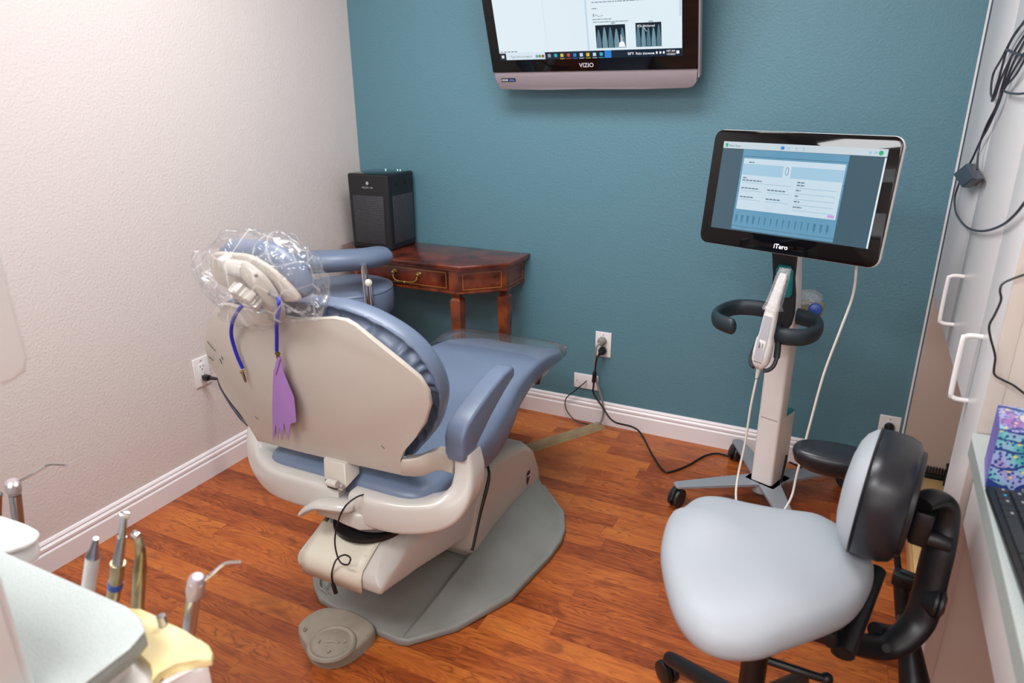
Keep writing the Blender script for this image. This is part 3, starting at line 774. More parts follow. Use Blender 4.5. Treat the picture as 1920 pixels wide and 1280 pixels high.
# seat carriage block under the rear of the seat
b = B(); b.pad([ch(l, a, 0.392) for l, a in ((-0.05, -0.01), (0.03, -0.035), (0.15, -0.025), (0.17, 0.2), (-0.06, 0.2))], Z_, 0.048, 0.008, smooth=3)
b.build('carriage', M['ivory2'], t)
B().box(ch(-0.06, 0.0, 0.40), ch(0.13, 0.3, 0.45), 0.006).build('underframe', M['black'], t)
B().box(ch(0.02, -0.028, 0.452), ch(0.115, 0.03, 0.468), 0.005).build('underframe_tray', M['greypanel'], t)
# release lever
b = B(); lp = [(0.10, -0.035, 0.455), (0.05, -0.05, 0.455), (0.005, -0.056, 0.448), (-0.03, -0.057, 0.428), (-0.062, -0.056, 0.400)]
b.tube([ch(*p) for p in lp], 0.023, n=16, flat=(1.0, 0.6), up=Y_, taper=[(0, 0.6), (0.06, 1.05), (0.15, 1.15), (0.5, 0.95), (0.8, 0.75), (1, 0.5)])
b.build('release_lever', M['ivory2'], t)
# yoke arms, one on each side
def yoke(s, name='armrest_support'):
    P = [(0.085, -0.005, 0.446), (0.17, -0.008, 0.446), (0.25, 0.008, 0.447), (0.315, 0.045, 0.460), (0.350, 0.082, 0.497), (0.358, 0.100, 0.545), (0.350, 0.105, 0.602)]
    S = [(0.032, 0.045), (0.031, 0.045), (0.031, 0.044), (0.036, 0.040), (0.042, 0.032), (0.040, 0.028), (0.034, 0.024)]
    if s < 0: P[0] = (-0.012, -0.005, 0.446)
    pts = [V(p) for p in P]; Q = crom(pts, 6); SS = crom([V((a, b_, 0)) for a, b_ in S], 6)
    rings = []
    for i, p in enumerate(Q):
        tg = (Q[min(i+1, len(Q)-1)]-Q[max(i-1, 0)]).normalized()
        sd = V((0, 1, 0)); sd = (sd-tg*sd.dot(tg)).normalized(); up = tg.cross(sd)
        ry, ru = SS[i].x, SS[i].y
        ring = []
        for k in range(20):
            a = 2*PI*k/20; cx = abs(math.cos(a))**0.42*math.copysign(1, math.cos(a)); sx = abs(math.sin(a))**0.42*math.copysign(1, math.sin(a))
            q = p+sd*cx*ry+up*sx*ru
            ring.append(ch(s*(q.x-0.02)+0.02, q.y, q.z))
        rings.append(ring)
    return B().ring_faces(rings).build(name, M['ivory2'], t, angle=60)
yoke(1); yoke(-1)
b = B(); b.tube([ch(0.10, 0.01, 0.446), ch(0.03, 0.01, 0.446)], 0.026, smooth=1, n=20); b.build('support_bar', M['black'], t)
# seat + leg rest cushion
st = [(-0.005, 0.17, 0.480, 0.045, 0.02), (0.012, 0.235, 0.503, 0.085, 0.02), (0.06, 0.262, 0.515, 0.115, 0.02), (0.15, 0.27, 0.512, 0.115, 0.02), (0.30, 0.265, 0.515, 0.125, 0.02), (0.42, 0.255, 0.528, 0.15, 0.02), (0.54, 0.24, 0.548, 0.15, 0.02), (0.64, 0.225, 0.566, 0.12, 0.02), (0.76, 0.215, 0.572, 0.085, 0.025), (0.88, 0.207, 0.560, 0.06, 0.03), (0.98, 0.198, 0.535, 0.05, 0.035), (1.05, 0.18, 0.514, 0.04, 0.035), (1.09, 0.14, 0.500, 0.022, 0.035)]
def seatring(a, hw, zt, th, lc, grow=0.0, n=36):
    out = []
    hw += grow; zt += grow; th += 2*grow
    for k in range(n):
        q = 2*PI*k/n; c, s_ = math.cos(q), math.sin(q)
        e = 0.35
        out.append(ch(lc+hw*math.copysign(abs(c)**e, c), a, zt-th/2+th/2*math.copysign(abs(s_)**0.55, s_)*(1.0)+(0.010*(abs(c)**2) if s_ > 0 else 0)))
    return out
Q = crom([V((a, hw, zt)) for a, hw, zt, th, lc in st], 4); Q2 = crom([V((th, lc, 0)) for a, hw, zt, th, lc in st], 4)
b = B().ring_faces([seatring(q.x, q.y, q.z, r_.x, r_.y) for q, r_ in zip(Q, Q2)])
seat = b.build('seat_cushion', M['vinyl'], t, angle=70)
# ivory underside of the leg rest
rs = []
for a, hw, z in ((0.70, 0.17, 0.462), (0.80, 0.19, 0.484), (0.90, 0.188, 0.492), (1.0, 0.18, 0.480), (1.06, 0.16, 0.468)):
    rs.append([ch(0.03+u*hw/0.2, a, z+v) for u, v in rrect(0.4, 0.012, 0.005, 3)])
B().ring_faces(rs).build('leg_rest_board', M['ivory2'], t)
b = B()
for p in ((0.20, 0.86, 0.478), (0.17, 0.66, 0.40)): b.cyl(ch(p[0], p[1], p[2]-0.02), ch(p[0], p[1], p[2]), 0.012, n=12)
b.build('bumper', M['black'], t)
# back plane
BP = ch(0, 0, 0.553); be = R(12.3); bu = V((0, -math.sin(be), math.cos(be))); bn = X_.cross(bu)  # bn faces the viewer (-y, down)
def bk(l, h, n=0.0): return BP+X_*l+bu*h+bn*n
shell_px = [(482, 827), (560, 846), (660, 870), (757, 893), (754, 880), (748, 862), (757, 846), (778, 822), (797, 795), (807, 760), (803, 735), (786, 708), (750, 680), (700, 640), (665, 610), (648, 600), (625, 597), (590, 599), (553, 599), (500, 590), (450, 578), (422, 571), (412, 570), (405, 576), (395, 596), (384, 622), (382, 648), (388, 672), (410, 712), (440, 760), (470, 805)]
ol = [on(a, c, BP, bn) for a, c in shell_px]
b = B(); b.prism([p-bn*0.012 for p in ol], bn*0.012, bev=0.004, seg=3)
shell = b.build('backrest_shell', M['ivory'], t, smooth=True)
# dark edge line and vinyl cushion behind the shell with gathered pleats
def blc(p): q = p-BP; return q.dot(X_), q.dot(bu)
OL = [blc(p) for p in ol]
cush_px = [(640, 574), (700, 597), (760, 634), (800, 676), (824, 722), (829, 762), (815, 806), (790, 836), (768, 852), (766, 862)]
cr_l = [blc(on(a, c, BP-bn*0.05, bn)) for a, c in cush_px]
# cushion outline in (l,h): right side measured, left side mirrored about the shell centre
cxm = 0.005
rightc = cr_l
hT = blc(on(600, 571, BP-bn*0.05, bn))[1]
outl = [(0.0, hT+0.002), (0.06, hT+0.004)]+[(l, h) for l, h in rightc[:-1]]+[(0.13, 0.018), (0.0, 0.015)]
full = outl+[(2*cxm-l, h) for l, h in reversed(outl[1:-1])]
_ar = sum(full[i][0]*full[(i+1) % len(full)][1]-full[(i+1) % len(full)][0]*full[i][1] for i in range(len(full)))
osg = -1 if _ar > 0 else 1
def backring(n, ins, pleat=0.0, m=12):
    base = crom([V((l, h, 0)) for l, h in full], m, closed=True)
    L_ = len(base); out = []
    for i, p in enumerate(base):
        tg = (base[(i+1) % L_]-base[i-1]).normalized(); nr = V((tg.y, -tg.x, 0))
        nr = nr*osg
        q = p+nr*ins
        jit = pleat*(math.sin(i*0.9)+0.6*math.sin(i*0.53+1)+0.4*math.sin(i*1.37+2))
        out.append(BP+X_*q.x+bu*q.y+bn*(n+jit))
    return out
rs = [backring(-0.013, 0.085), backring(-0.013, 0.058, 0.001), backring(-0.040, 0.046, 0.0025), backring(-0.064, 0.034, 0.0055), backring(-0.062, 0.020, 0.0050), backring(-0.052, 0.010, 0.003), backring(-0.044, 0.005, 0.001), backring(-0.044, 0.001), backring(-0.050, -0.001), backring(-0.080, 0.0), backring(-0.094, 0.006), backring(-0.104, 0.018), backring(-0.110, 0.045), backring(-0.110, 0.10)]
b = B().ring_faces(rs); b.build('backrest_cushion', M['vinyl'], t, angle=80)
# scuff marks on the shell
b = B()
for a, c, a2, c2 in ((389, 640, 398, 652), (398, 652, 404, 658), (391, 668, 400, 676), (412, 672, 416, 682), (415, 668, 418, 674), (478, 781, 484, 785), (715, 835, 721, 841)):
    p, q = on(a, c, BP+bn*0.0006, bn), on(a2, c2, BP+bn*0.0006, bn)
    b.tube([p, q], 0.0009, n=5, smooth=1)
b.build('scuff_mark', M['ink'], shell)
# hinge bracket and link arm
bp_ = [on(a, c, BP+bn*n_, bn) for a, c, n_ in ((606, 860, 0.010), (646, 870, 0.010), (648, 915, 0.050), (641, 921, 0.055), (612, 913, 0.055), (608, 905, 0.050))]
b = B(); b.prism(bp_, -bn*0.06, bev=0.003); br_ = b.build('hinge_bracket', M['ivory'], t)
q0 = on(612, 906, BP+bn*0.061, bn); q1 = on(630, 911, BP+bn*0.061, bn)
b = B(); b.cyl(q0-bn*0.006, q1-bn*0.006, 0.010, n=16); b.build('hinge_barrel', M['ivory2'], br_)
B().obox(on(621, 908, BP+bn*0.0552, bn), X_, bu, bn, 0.030, 0.026, 0.002).build('hinge_slot', M['slot'], br_, smooth=False)
q = on(643, 911, BP+bn*0.051, bn); b = B(); b.cyl(q-X_*0.004, q+X_*0.003+bn*0.003, 0.006, n=16); b.build('pivot_screw', M['greypanel'], br_)
rs = []
for px, y0_, y1_, k in ((752, 863, 893, 0.0), (764, 862.5, 894, 0.1), (780, 860, 895, 0.25), (797, 852, 892, 0.45), (815, 846.5, 884, 0.65), (830, 848, 883, 0.85), (848, 852, 890, 1.0)):
    q0_ = on(px, y0_, BP+bn*0.004, bn).lerp(at(px, y0_, y=CY+0.065), k); q1_ = on(px, y1_, BP+bn*0.004, bn).lerp(at(px, y1_, y=CY+0.065), k)
    e = 0.004; d_ = (q0_-q1_).normalized()*e
    rs.append([q0_-d_, q0_-Y_*0.0+Y_*e, q0_+Y_*0.03, q1_+Y_*0.03, q1_+Y_*e, q1_+d_])
b = B().ring_faces(rs); b.build('link_arm', M['ivory'], t, angle=50)
# armrests
def armpad(s, name='armrest'):
    rs = []
    for k, (a, zt, zb, hw) in enumerate(((0.056, 0.640, 0.606, 0.020), (0.060, 0.663, 0.594, 0.0255), (0.078, 0.685, 0.592, 0.028), (0.12, 0.703, 0.608, 0.0285), (0.2, 0.727, 0.655, 0.028), (0.28, 0.742, 0.690, 0.0265), (0.325, 0.744, 0.706, 0.026), (0.337, 0.741, 0.708, 0.025), (0.341, 0.732, 0.714, 0.020))):
        rs.append([ch(s*0.333+0.008+u, a, (zt+zb)/2+v) for u, v in rrect(2*hw, zt-zb, min(0.010, (zt-zb)*0.45), 5)])
    return B().ring_faces(rs).build(name, M['vinyl'], t, angle=60)
armpad(1)
# headrest
HN = bn
HP = ch(0, -0.11, 1.0)
hshell = [(402, 480), (412, 470), (438, 471), (475, 476), (512, 496), (545, 526), (566, 552), (564, 560), (540, 561), (508, 555), (468, 548), (428, 532), (408, 515)]
hcush = [(399, 483), (404, 467), (422, 460), (448, 460), (482, 464), (517, 482), (547, 511), (568, 543), (571, 559), (556, 566), (520, 562), (470, 553), (424, 536), (405, 512)]
b = B(); b.pad([on(a, c, HP-HN*0.012, HN) for a, c in hcush], -HN, 0.055, 0.024, crown=0.008, smooth=4)
b.build('headrest_cushion', M['vinyl'], t, angle=80)
b = B(); b.pad([on(a, c, HP-HN*0.014, HN) for a, c in hshell], HN, 0.016, 0.006, crown=0.004, smooth=4)
b.build('headrest_shell', M['ivory'], t, angle=70)
def hp(px, py, n=0.0): return on(px, py, HP+HN*n, HN)
b = B(); b.obox(hp(424, 492, 0.02), (hp(440, 497)-hp(424, 492)).normalized(), bu, HN, 0.022, 0.028, 0.03, 0.005)
b.cyl(hp(430, 500, 0.028), hp(462, 506, 0.028), 0.019, n=24, bev=0.004); b.build('tilt_joint', M['ivory2'], t)
b = B(); b.tube([hp(455, 502, 0.028), hp(480, 525, 0.03), hp(505, 560, 0.02), hp(515, 580, 0.0), hp(520, 600, -0.03)], 0.028, n=16, flat=(0.62, 1.0), up=HN, taper=[(0, 0.75), (0.3, 1.05), (0.6, 1.0), (1, 0.7)])
b.build('headrest_stem', M['ivory'], t, angle=60)
# lobed hand knob
kc = hp(462, 556, 0.048); ka = (HN*0.8+V((-0.2, 0, -0.45))).normalized(); kx = ka.orthogonal().normalized(); ky = ka.cross(kx)
rs = []
for n_, sc_ in ((-0.012, 0.86), (-0.01, 1.0), (0.010, 1.0), (0.013, 0.93)):
    rs.append([kc+ka*n_+(kx*math.cos(q)+ky*math.sin(q))*(0.034+0.0048*math.copysign(abs(math.cos(3.5*q))**0.5, math.cos(7*q)))*sc_ for q in [2*PI*i/84 for i in range(84)]])
b = B().ring_faces(rs); b.build('adjustment_knob', M['ivory2'], t, angle=50)
b = B(); b.cyl(hp(480, 517, 0.047), hp(480, 517, 0.0495), 0.004, n=12); b.cyl(hp(505, 550, 0.037), hp(505, 550, 0.041), 0.004, n=12); b.build('screw', M['ink'], t)

# clear cover over the headrest
bag_px = [(357, 483), (378, 470), (399, 449), (412, 441), (440, 443), (470, 449), (500, 446), (522, 458), (552, 482), (575, 515), (590, 545), (592, 570), (597, 577), (590, 600), (556, 598), (530, 607), (502, 619), (478, 612), (450, 608), (425, 596), (417, 580), (424, 572), (400, 548), (378, 520)]
base = crom([hp(a, c, 0.0) for a, c in bag_px], 4, closed=True)
c0 = sum(base, V())/len(base)
rs = []
for k in range(13):
    q = PI*k/12; sc_ = math.sin(q)**0.55; dn = math.cos(q)*0.075-0.02
    rs.append([c0+(p-c0)*max(sc_, 0.03)+HN*dn for p in base])
bb = B().ring_faces(rs)
for v in bb.bm.verts:
    n_ = noise.noise_vector(v.co*26)*0.010+noise.noise_vector(v.co*60+V((5, 1, 3)))*0.005
    v.co += n_
o = bb.build('headrest_bag', M['film'], None, angle=14, origin=tuple(c0))
tag(o, 'clear crinkled plastic bag pulled over the headrest of the dental chair', 'plastic bag')
# clear toe cover
rs = []
for a, hw, zt, th in ((0.78, 0.215, 0.588, 0.10), (0.86, 0.222, 0.592, 0.085), (0.95, 0.218, 0.580, 0.07), (1.03, 0.205, 0.553, 0.06), (1.09, 0.18, 0.525, 0.045), (1.13, 0.12, 0.505, 0.02)):
    r_ = seatring(a, hw, zt, th, 0.035, 0.004, 28)
    rs.append([p+noise.noise_vector(p*16)*0.006 for p in r_])
o = B().ring_faces(rs, cap0=False).build('toe_cover', M['film2'], None, angle=50, origin=tuple(ch(0.035, 0.95, 0.54)))
tag(o, 'clear plastic sleeve over the foot end of the dental chair', 'plastic cover')

# bib holder: blue cord with clips + purple bib
def bpn(px, py, n=0.02): return on(px, py, BP+bn*n, bn)
t = thing('bib_holder', 'royal blue bib cord with metal clips hung round the headrest stem', 'bib holder', tuple(bpn(480, 600)))
b = B(); b.tube([bpn(455, 690, 0.012), bpn(444, 665, 0.012), bpn(434, 630, 0.014), bpn(436, 604, 0.02), bpn(446, 583, 0.03), bpn(458, 572, 0.04), bpn(478, 575, 0.05)], 0.0045, n=10)
b.build('cord', M['bluecord'], t)
b = B(); b.tube([bpn(478, 575, 0.0), bpn(500, 566, -0.03), bpn(515, 557, 0.0), bpn(523, 562, 0.05), bpn(523, 580, 0.05), bpn(519, 605, 0.03), bpn(519, 630, 0.02), bpn(519, 657, 0.016)], 0.0045, n=10)
b.build('cord', M['bluecord'], t)
def clip(p, d, side, w_=0.011, l_=0.036, m=M['gold']):
    nrm = d.cross(side).normalized(); b = B()
    for s in (1, -1):
        b.prism([p+side*(w_*0.5)+nrm*0.001*s, p-side*(w_*0.5)+nrm*0.001*s, p-side*0.002+d*l_+nrm*0.001*s, p+side*0.002+d*l_+nrm*0.001*s], nrm*0.0012*s, bev=0.0003)
    b.cyl(p-side*w_*0.6+d*0.004, p+side*w_*0.6+d*0.004, 0.003, n=10)
    b.build('clip', m, t)
clip(bpn(453, 694, 0.012), (bpn(463, 722)-bpn(453, 694)).normalized(), (bpn(463, 690)-bpn(445, 697)).normalized())
clip(bpn(520, 660, 0.018), (bpn(522, 680)-bpn(520, 660)).normalized(), X_, l_=0.024, m=M['brass'])
t = thing('dental_bib', 'folded purple paper bib hanging from the right clip of the blue cord', 'bib', tuple(bpn(522, 665)))
b = B()
def sheet(pts, th=0.0012):
    b.prism([bpn(a, c, n) for a, c, n in pts], bn*th)
sheet([(524, 665, .016), (528, 669, .016), (531, 695, .018), (552, 745, .022), (556, 790, .022), (545, 794, .020), (541, 824, .018), (526, 760, .016), (517, 700, .016), (517, 680, .016)])
sheet([(519, 690, .012), (524, 690, .012), (535, 780, .012), (529, 824, .012), (520, 770, .012), (515, 720, .012)])
sheet([(516, 695, .008), (520, 700, .008), (527, 790, .008), (521, 826, .008), (516, 770, .008), (513, 720, .008)])
sheet([(513, 693, .004), (517, 700, .004), (519, 790, .004), (512, 826, .004), (511, 760, .004)])
sheet([(522, 668, .019), (526, 672, .019), (517, 702, .019), (513, 697, .019)])
b.build('folded_sheet', M['purple'], t, smooth=False)

# foot control
t = thing('foot_control', 'taupe rubber foot control with raised arrows lying on the floor by the chair base', 'foot control', tuple(at(632, 1212, z=0)))
fo = seq([(562, 1190), (600, 1160), (640, 1158), (672, 1168), (698, 1184), (704, 1200), (680, 1226), (650, 1246), (618, 1254), (590, 1246), (576, 1228)], z=0.0)
b = B(); b.pad(fo, Z_, 0.040, 0.012, crown=0.004, smooth=4, back=False); b.build('body', M['rubber'], t, angle=60)
fc = at(622, 1205, z=0.044)
b = B(); b.lathe((fc.x, fc.y, 0.040), Z_, [(0.066, 0), (0.063, 0.006), (0.058, 0.0085), (0.054, 0.0065), (0.050, 0.0055), (0.048, 0.0065)], 48); b.build('dial', M['rubber'], t)
e1 = (at(640, 1205, z=0.044)-fc); e1.z = 0; e1.normalize(); e2 = Z_.cross(e1)
b = B()
for q in range(4):
    a = PI/2*q; dr_ = e1*math.cos(a)+e2*math.sin(a); sd = Z_.cross(dr_); P = V((fc.x, fc.y, 0.0462))+dr_*0.034
    b.prism([P+dr_*0.008, P+sd*0.007-dr_*0.002, P-sd*0.007-dr_*0.002], Z_*0.004)
b.tube([V((fc.x, fc.y, 0.048))-e1*0.018, V((fc.x, fc.y, 0.049))+e2*0.002, V((fc.x, fc.y, 0.048))+e1*0.020-e2*0.004], 0.0036, n=8, smooth=1)
for px, py, k in ((571, 1179, 0), (690, 1188, 1)):
    P = at(px, py, z=0.0445)
    if k == 0:
        b.tube([P+e1*0.004*math.cos(a)+e2*0.007*math.sin(a) for a in [2*PI*i/12 for i in range(13)]], 0.0014, n=6, smooth=1)
    else: b.tube([P-e1*0.004-e2*0.006, P+e1*0.004+e2*0.006], 0.0014, n=6, smooth=1)
b.build('raised_symbol', M['rubber'], t)
b = B(); b.tube([at(643, 1166, z=0.02), at(645, 1152, z=0.012), at(632, 1132, z=0.006), at(612, 1110, z=0.03), at(600, 1100, z=0.032), at(600, 1085, z=0.034), at(616, 1072, z=0.034), at(640, 1068, z=0.036)], 0.0035, n=8)
b.build('cable', M['greycord'], t)
b = B(); b.tube([at(690, 925, y=CY+0.0), at(668, 932, y=CY-0.055), at(645, 952, y=CY-0.065), at(632, 985, y=CY-0.07), at(628, 1020, y=CY-0.075), at(637, 1052, y=CY-0.078), at(652, 1058, y=CY-0.082), at(657, 1046, y=CY-0.085), at(645, 1040, y=CY-0.082), at(630, 1050, y=CY-0.078), at(622, 1075, y=CY-0.072), at(624, 1095, y=CY-0.07)], 0.0022, n=8)
b.cyl(at(624, 1093, y=CY-0.07), at(630, 1112, y=CY-0.07), 0.0055, n=12, bev=0.001)
tag(b.build('dangling_cable', M['blackcord'], None, origin=tuple(at(640, 1000, y=CY-0.07))), 'thin black cable with a plug end dangling in front of the chair lift arm', 'cable')
# cord at the left wall outlet
t = thing('chair_power_cord', 'black plug and flat dark cord in the cream wall outlet behind the dental chair', 'power cord', (0.008, -1.06, 0.41))
b = B(); b.obox(V((0.022, -1.058, 0.410)), X_, Y_, Z_, 0.028, 0.022, 0.020, 0.004); b.cyl((0.034, -1.052, 0.409), (0.062, -1.04, 0.405), 0.007, 0.005, n=12); b.build('plug', M['blackcord'], t)
b = B(); b.tube([V((0.06, -1.041, 0.405)), at(413, 726, x=0.10), at(426, 748, x=0.13), at(441, 769, x=0.16), at(456, 787, x=0.20), at(475, 803, x=0.25), at(520, 830, x=0.4)], 0.013, n=10, flat=(0.55, 1.0), up=X_, taper=[(0, 0.28), (0.25, 0.5), (0.6, 1.0), (1, 0.8)]); b.build('cable', M['cord'], t)

# ------------------------------------------------------------------ assistant stool behind the chair
sc0 = V((0.285, -0.515, 0))
t = thing('assistant_stool', 'round slate blue assistant stool with curved padded body bar on a chrome post', 'stool', (sc0.x, sc0.y, 0))
b = B(); b.lathe((sc0.x, sc0.y, 0.545), Z_, [(0.15, 0), (0.178, 0.004), (0.188, 0.018), (0.193, 0.06), (0.191, 0.105), (0.186, 0.118), (0.172, 0.126), (0.12, 0.131), (0.05, 0.133), (0.004, 0.133)], 56)
st_ = b.build('seat', M['vinyl'], t, angle=60)
b = B(); b.tube([V((sc0.x+0.1885*math.cos(a), sc0.y+0.1885*math.sin(a), 0.6615)) for a in [2*PI*i/48 for i in range(49)]], 0.0022, n=6, smooth=1); b.build('piping', M['vinyl'], st_)
b = B(); b.cyl((sc0.x, sc0.y, 0.1), (sc0.x, sc0.y, 0.545), 0.025, n=20); b.build('gas_column', M['black'], t)
for k in range(5):
    a = 2*PI*k/5+0.3; dx, dy = math.cos(a), math.sin(a)
    rr = 0.19
    b = B(); b.tube([(sc0.x, sc0.y, 0.10), (sc0.x+dx*rr, sc0.y+dy*rr, 0.075)], 0.018, n=10, smooth=1, taper=[(0, 1.2), (1, 0.8)])
    leg = b.build('base_leg', M['black'], t)
    b = B(); c = V((sc0.x+dx*rr, sc0.y+dy*rr, 0.027)); s = V((-dy, dx, 0))
    b.cyl(c-s*0.015, c+s*0.015, 0.026, n=20, bev=0.003); b.cyl(c, c+Z_*0.045, 0.008, n=10); b.build('caster', M['black'], leg)
pp = V((0.455, -0.607, 0))
b = B(); b.cyl((pp.x, pp.y, 0.44), (pp.x, pp.y, 0.79), 0.0125, n=20)
b.tube([(pp.x, pp.y, 0.45), (0.40, -0.57, 0.45), (sc0.x, sc0.y, 0.50)], 0.011, n=10, smooth=3); b.build('post', M['chrome'], t)
b = B(); b.cyl((pp.x+0.020, pp.y+0.006, 0.42), (pp.x+0.020, pp.y+0.006, 0.71), 0.0085, n=16); b.build('side_rod', M['chrome'], t)
b = B(); b.lathe((pp.x+0.012, pp.y-0.002, 0.728), (0.72, -0.70, 0), [(0.005, 0), (0.005, 0.018), (0.013, 0.02), (0.015, 0.026), (0.012, 0.036), (0.004, 0.04)], 20); b.build('knob', M['frost'], t)
bar = [at(520, 505, z=0.805), at(545, 500, z=0.805), at(580, 492, z=0.805), at(630, 489, z=0.805), at(680, 485, z=0.80), at(710, 480, z=0.795), at(721, 479, z=0.79)]
b = B(); b.tube(bar, 0.060, n=24, flat=(0.72, 1.0), up=Z_, taper=[(0, 0.3), (0.02, 0.7), (0.06, 0.95), (0.12, 1.05), (0.8, 0.95), (0.93, 0.88), (0.975, 0.7), (1, 0.35)]); b.build('body_support_bar', M['vinyl'], t, angle=80)

# ------------------------------------------------------------------ scanner cart
sy = R(-18.8); cyw = R(-18.8)
cT = V((math.cos(sy), math.sin(sy), 0)); cN = V((math.sin(sy), -math.cos(sy), 0))   # right, forward (towards viewer)
HB = V((1.997, -0.339, 0))     # hub on the floor
def cc(u, n, z): return HB+cT*u+cN*n+Z_*z
t = cart = thing('scanner_cart', 'wheeled dental scanner cart with touch display and white column in front of the teal wall', 'scanner cart', tuple(HB), sy)
# display
st_t = R(7.8); dU = V((0, 0, 1))*math.cos(st_t)-cN*math.sin(st_t); dN = cT.cross(dU)
DP = V((1.979, -0.587, 1.144))
def ds(u, v, n=0.0): return DP+cT*u+dU*v+dN*n
b = B(); b.prism([ds(u, v, -0.018) for u, v in rrect(0.535, 0.342, 0.026, 8)], dN*0.012, bev=0.003, seg=2); disp = b.build('display_back', M['whitem'], t, label='white rear shell of the display')
b = B(); b.prism([ds(u, v, -0.006) for u, v in rrect(0.531, 0.339, 0.025, 8)], dN*0.007, bev=0.0015); b.build('display_bezel', M['blackgloss'], t)
LX0, LX1, LY0, LY1 = -0.233, 0.234, -0.121, 0.137
def patd(b, u0, v0, u1, v1, n): b.quad(ds(u0, v0, n), ds(u1, v0, n), ds(u1, v1, n), ds(u0, v1, n))
def lx(k): return LX0+(LX1-LX0)*k
def ly(k): return LY1-(LY1-LY0)*k
b = B(); patd(b, LX0, LY0, LX1, LY1, 0.0014)
dsc = b.build('display_screen', em('lit_grey_overlay', '#46616f', 1.0, 0.05), t, smooth=False, label='lit touch screen showing a form')
D = {k: em('lit_d_'+k, c, 1.0, 0.05) for k, c in dict(top='#cfdce4', mid='#6a9fbe', card='#cfe3f0', band='#a9cfe6', line='#456b7e', dtext='#6d8495', tooth='#4e86a3', blue='#3e93dc', pink='#cfa6e4', green='#2fb57a', white='#e9f4fb').items()}
b = B(); patd(b, LX0, ly(0.075), LX1, LY1, 0.0016); b.build('title_bar', D['top'], dsc, smooth=False)
b = B(); patd(b, LX1-0.0045, LY0, LX1, ly(0.085), 0.0016); b.build('scroll_bar', D['white'], dsc, smooth=False)
b = B(); patd(b, lx(0.145), ly(0.985), lx(0.80), ly(0.078), 0.0016); b.build('page', D['mid'], dsc, smooth=False)
b = B(); patd(b, lx(0.145), ly(0.155), lx(0.80), ly(0.150), 0.0018)
for k in (0.945, 0.39, 0.55): patd(b, lx(0.145), ly(k+0.004), lx(0.80), ly(k), 0.0018)
b.build('page_rule', D['line'], dsc, smooth=False)
b = B(); patd(b, lx(0.158), ly(0.75), lx(0.79), ly(0.175), 0.002); card = b.build('form_card', D['card'], dsc, smooth=False)
b = B(); patd(b, lx(0.160), ly(0.36), lx(0.425), ly(0.235), 0.0022); patd(b, lx(0.475), ly(0.36), lx(0.788), ly(0.235), 0.0022); b.build('card_band', D['band'], dsc, smooth=False)
b = B()
for u0, v0, u1 in ((0.17, 0.385, 0.20), (0.17, 0.412, 0.30), (0.17, 0.50, 0.285), (0.345, 0.50, 0.46), (0.17, 0.60, 0.26), (0.345, 0.60, 0.44), (0.525, 0.39, 0.57), (0.525, 0.42, 0.575), (0.525, 0.475, 0.555), (0.525, 0.535, 0.55), (0.525, 0.595, 0.56), (0.525, 0.655, 0.58), (0.195, 0.21, 0.23)):
    u = u0
    while u < u1: patd(b, lx(u), ly(v0+0.014), lx(min(u+0.02, u1)), ly(v0), 0.0023); u += 0.024
b.build('form_text', D['dtext'], dsc, smooth=False)
b = B()
for u0, v0, u1 in ((0.17, 0.445, 0.49), (0.17, 0.535, 0.31), (0.345, 0.535, 0.49), (0.17, 0.635, 0.31), (0.345, 0.635, 0.49), (0.525, 0.455, 0.765), (0.525, 0.515, 0.765), (0.525, 0.575, 0.765), (0.525, 0.635, 0.765), (0.525, 0.695, 0.765)):
    patd(b, lx(u0), ly(v0+0.003), lx(u1), ly(v0), 0.0023)
b.build('form_line', D['mid'], dsc, smooth=False)
b = B(); patd(b, lx(0.74), ly(0.735), lx(0.78), ly(0.705), 0.0024); b.build('form_button', D['pink'], dsc, smooth=False)
b = B()
for k in range(16):
    u = 0.17+k*0.039
    P = ds(lx(u), ly(0.865), 0.0020)
    hh = 0.013; ww = 0.0022 if 3 < k < 13 else 0.0042
    b.poly([P-cT*ww+dU*hh, P+cT*ww+dU*hh, P+cT*ww*0.8-dU*hh*0.3, P-dU*hh, P-cT*ww*0.8-dU*hh*0.3])
b.build('tooth_icon', D['tooth'], dsc, smooth=False)
P = ds(lx(0.45), ly(0.29), 0.0024)
b = B(); b.tube([P+cT*0.0045*math.cos(a)+dU*0.011*math.sin(a) for a in [2*PI*i/16 for i in range(17)]], 0.0009, n=5, smooth=1); b.build('arch_icon', D['tooth'], dsc, smooth=False)
b = B(); patd(b, lx(0.385), ly(0.06), lx(0.408), ly(0.025), 0.002); b.mi = 1
P = ds(lx(0.965), ly(0.04), 0.002); b.poly([P+cT*0.006*math.cos(a)+dU*0.006*math.sin(a) for a in [2*PI*i/18 for i in range(18)]])
patd(b, lx(0.015), ly(0.06), lx(0.033), ly(0.02), 0.002); b.mi = 2
for u in (0.415, 0.455, 0.50): b.poly([ds(lx(u), ly(0.035), 0.002), ds(lx(u+0.006), ly(0.042), 0.002), ds(lx(u), ly(0.05), 0.002)])
for u in (0.43, 0.475, 0.52, 0.90, 0.93): patd(b, lx(u), ly(0.055), lx(u+0.014), ly(0.028), 0.002)
b.build('title_icon', [D['blue'], D['green'], D['band']], dsc, smooth=False)
text('New Scan', 0.009, ds(lx(0.04), ly(0.055), 0.0022), cT, dU, D['dtext'], dsc)
text('iTero', 0.019, ds(-0.002, -0.156, 0.0016), cT, dU, mat('white_print', '#e8e4ee', 0.4, emit='#d8d4e2', estr=0.6), t, align='CENTER', bold=0.0003)
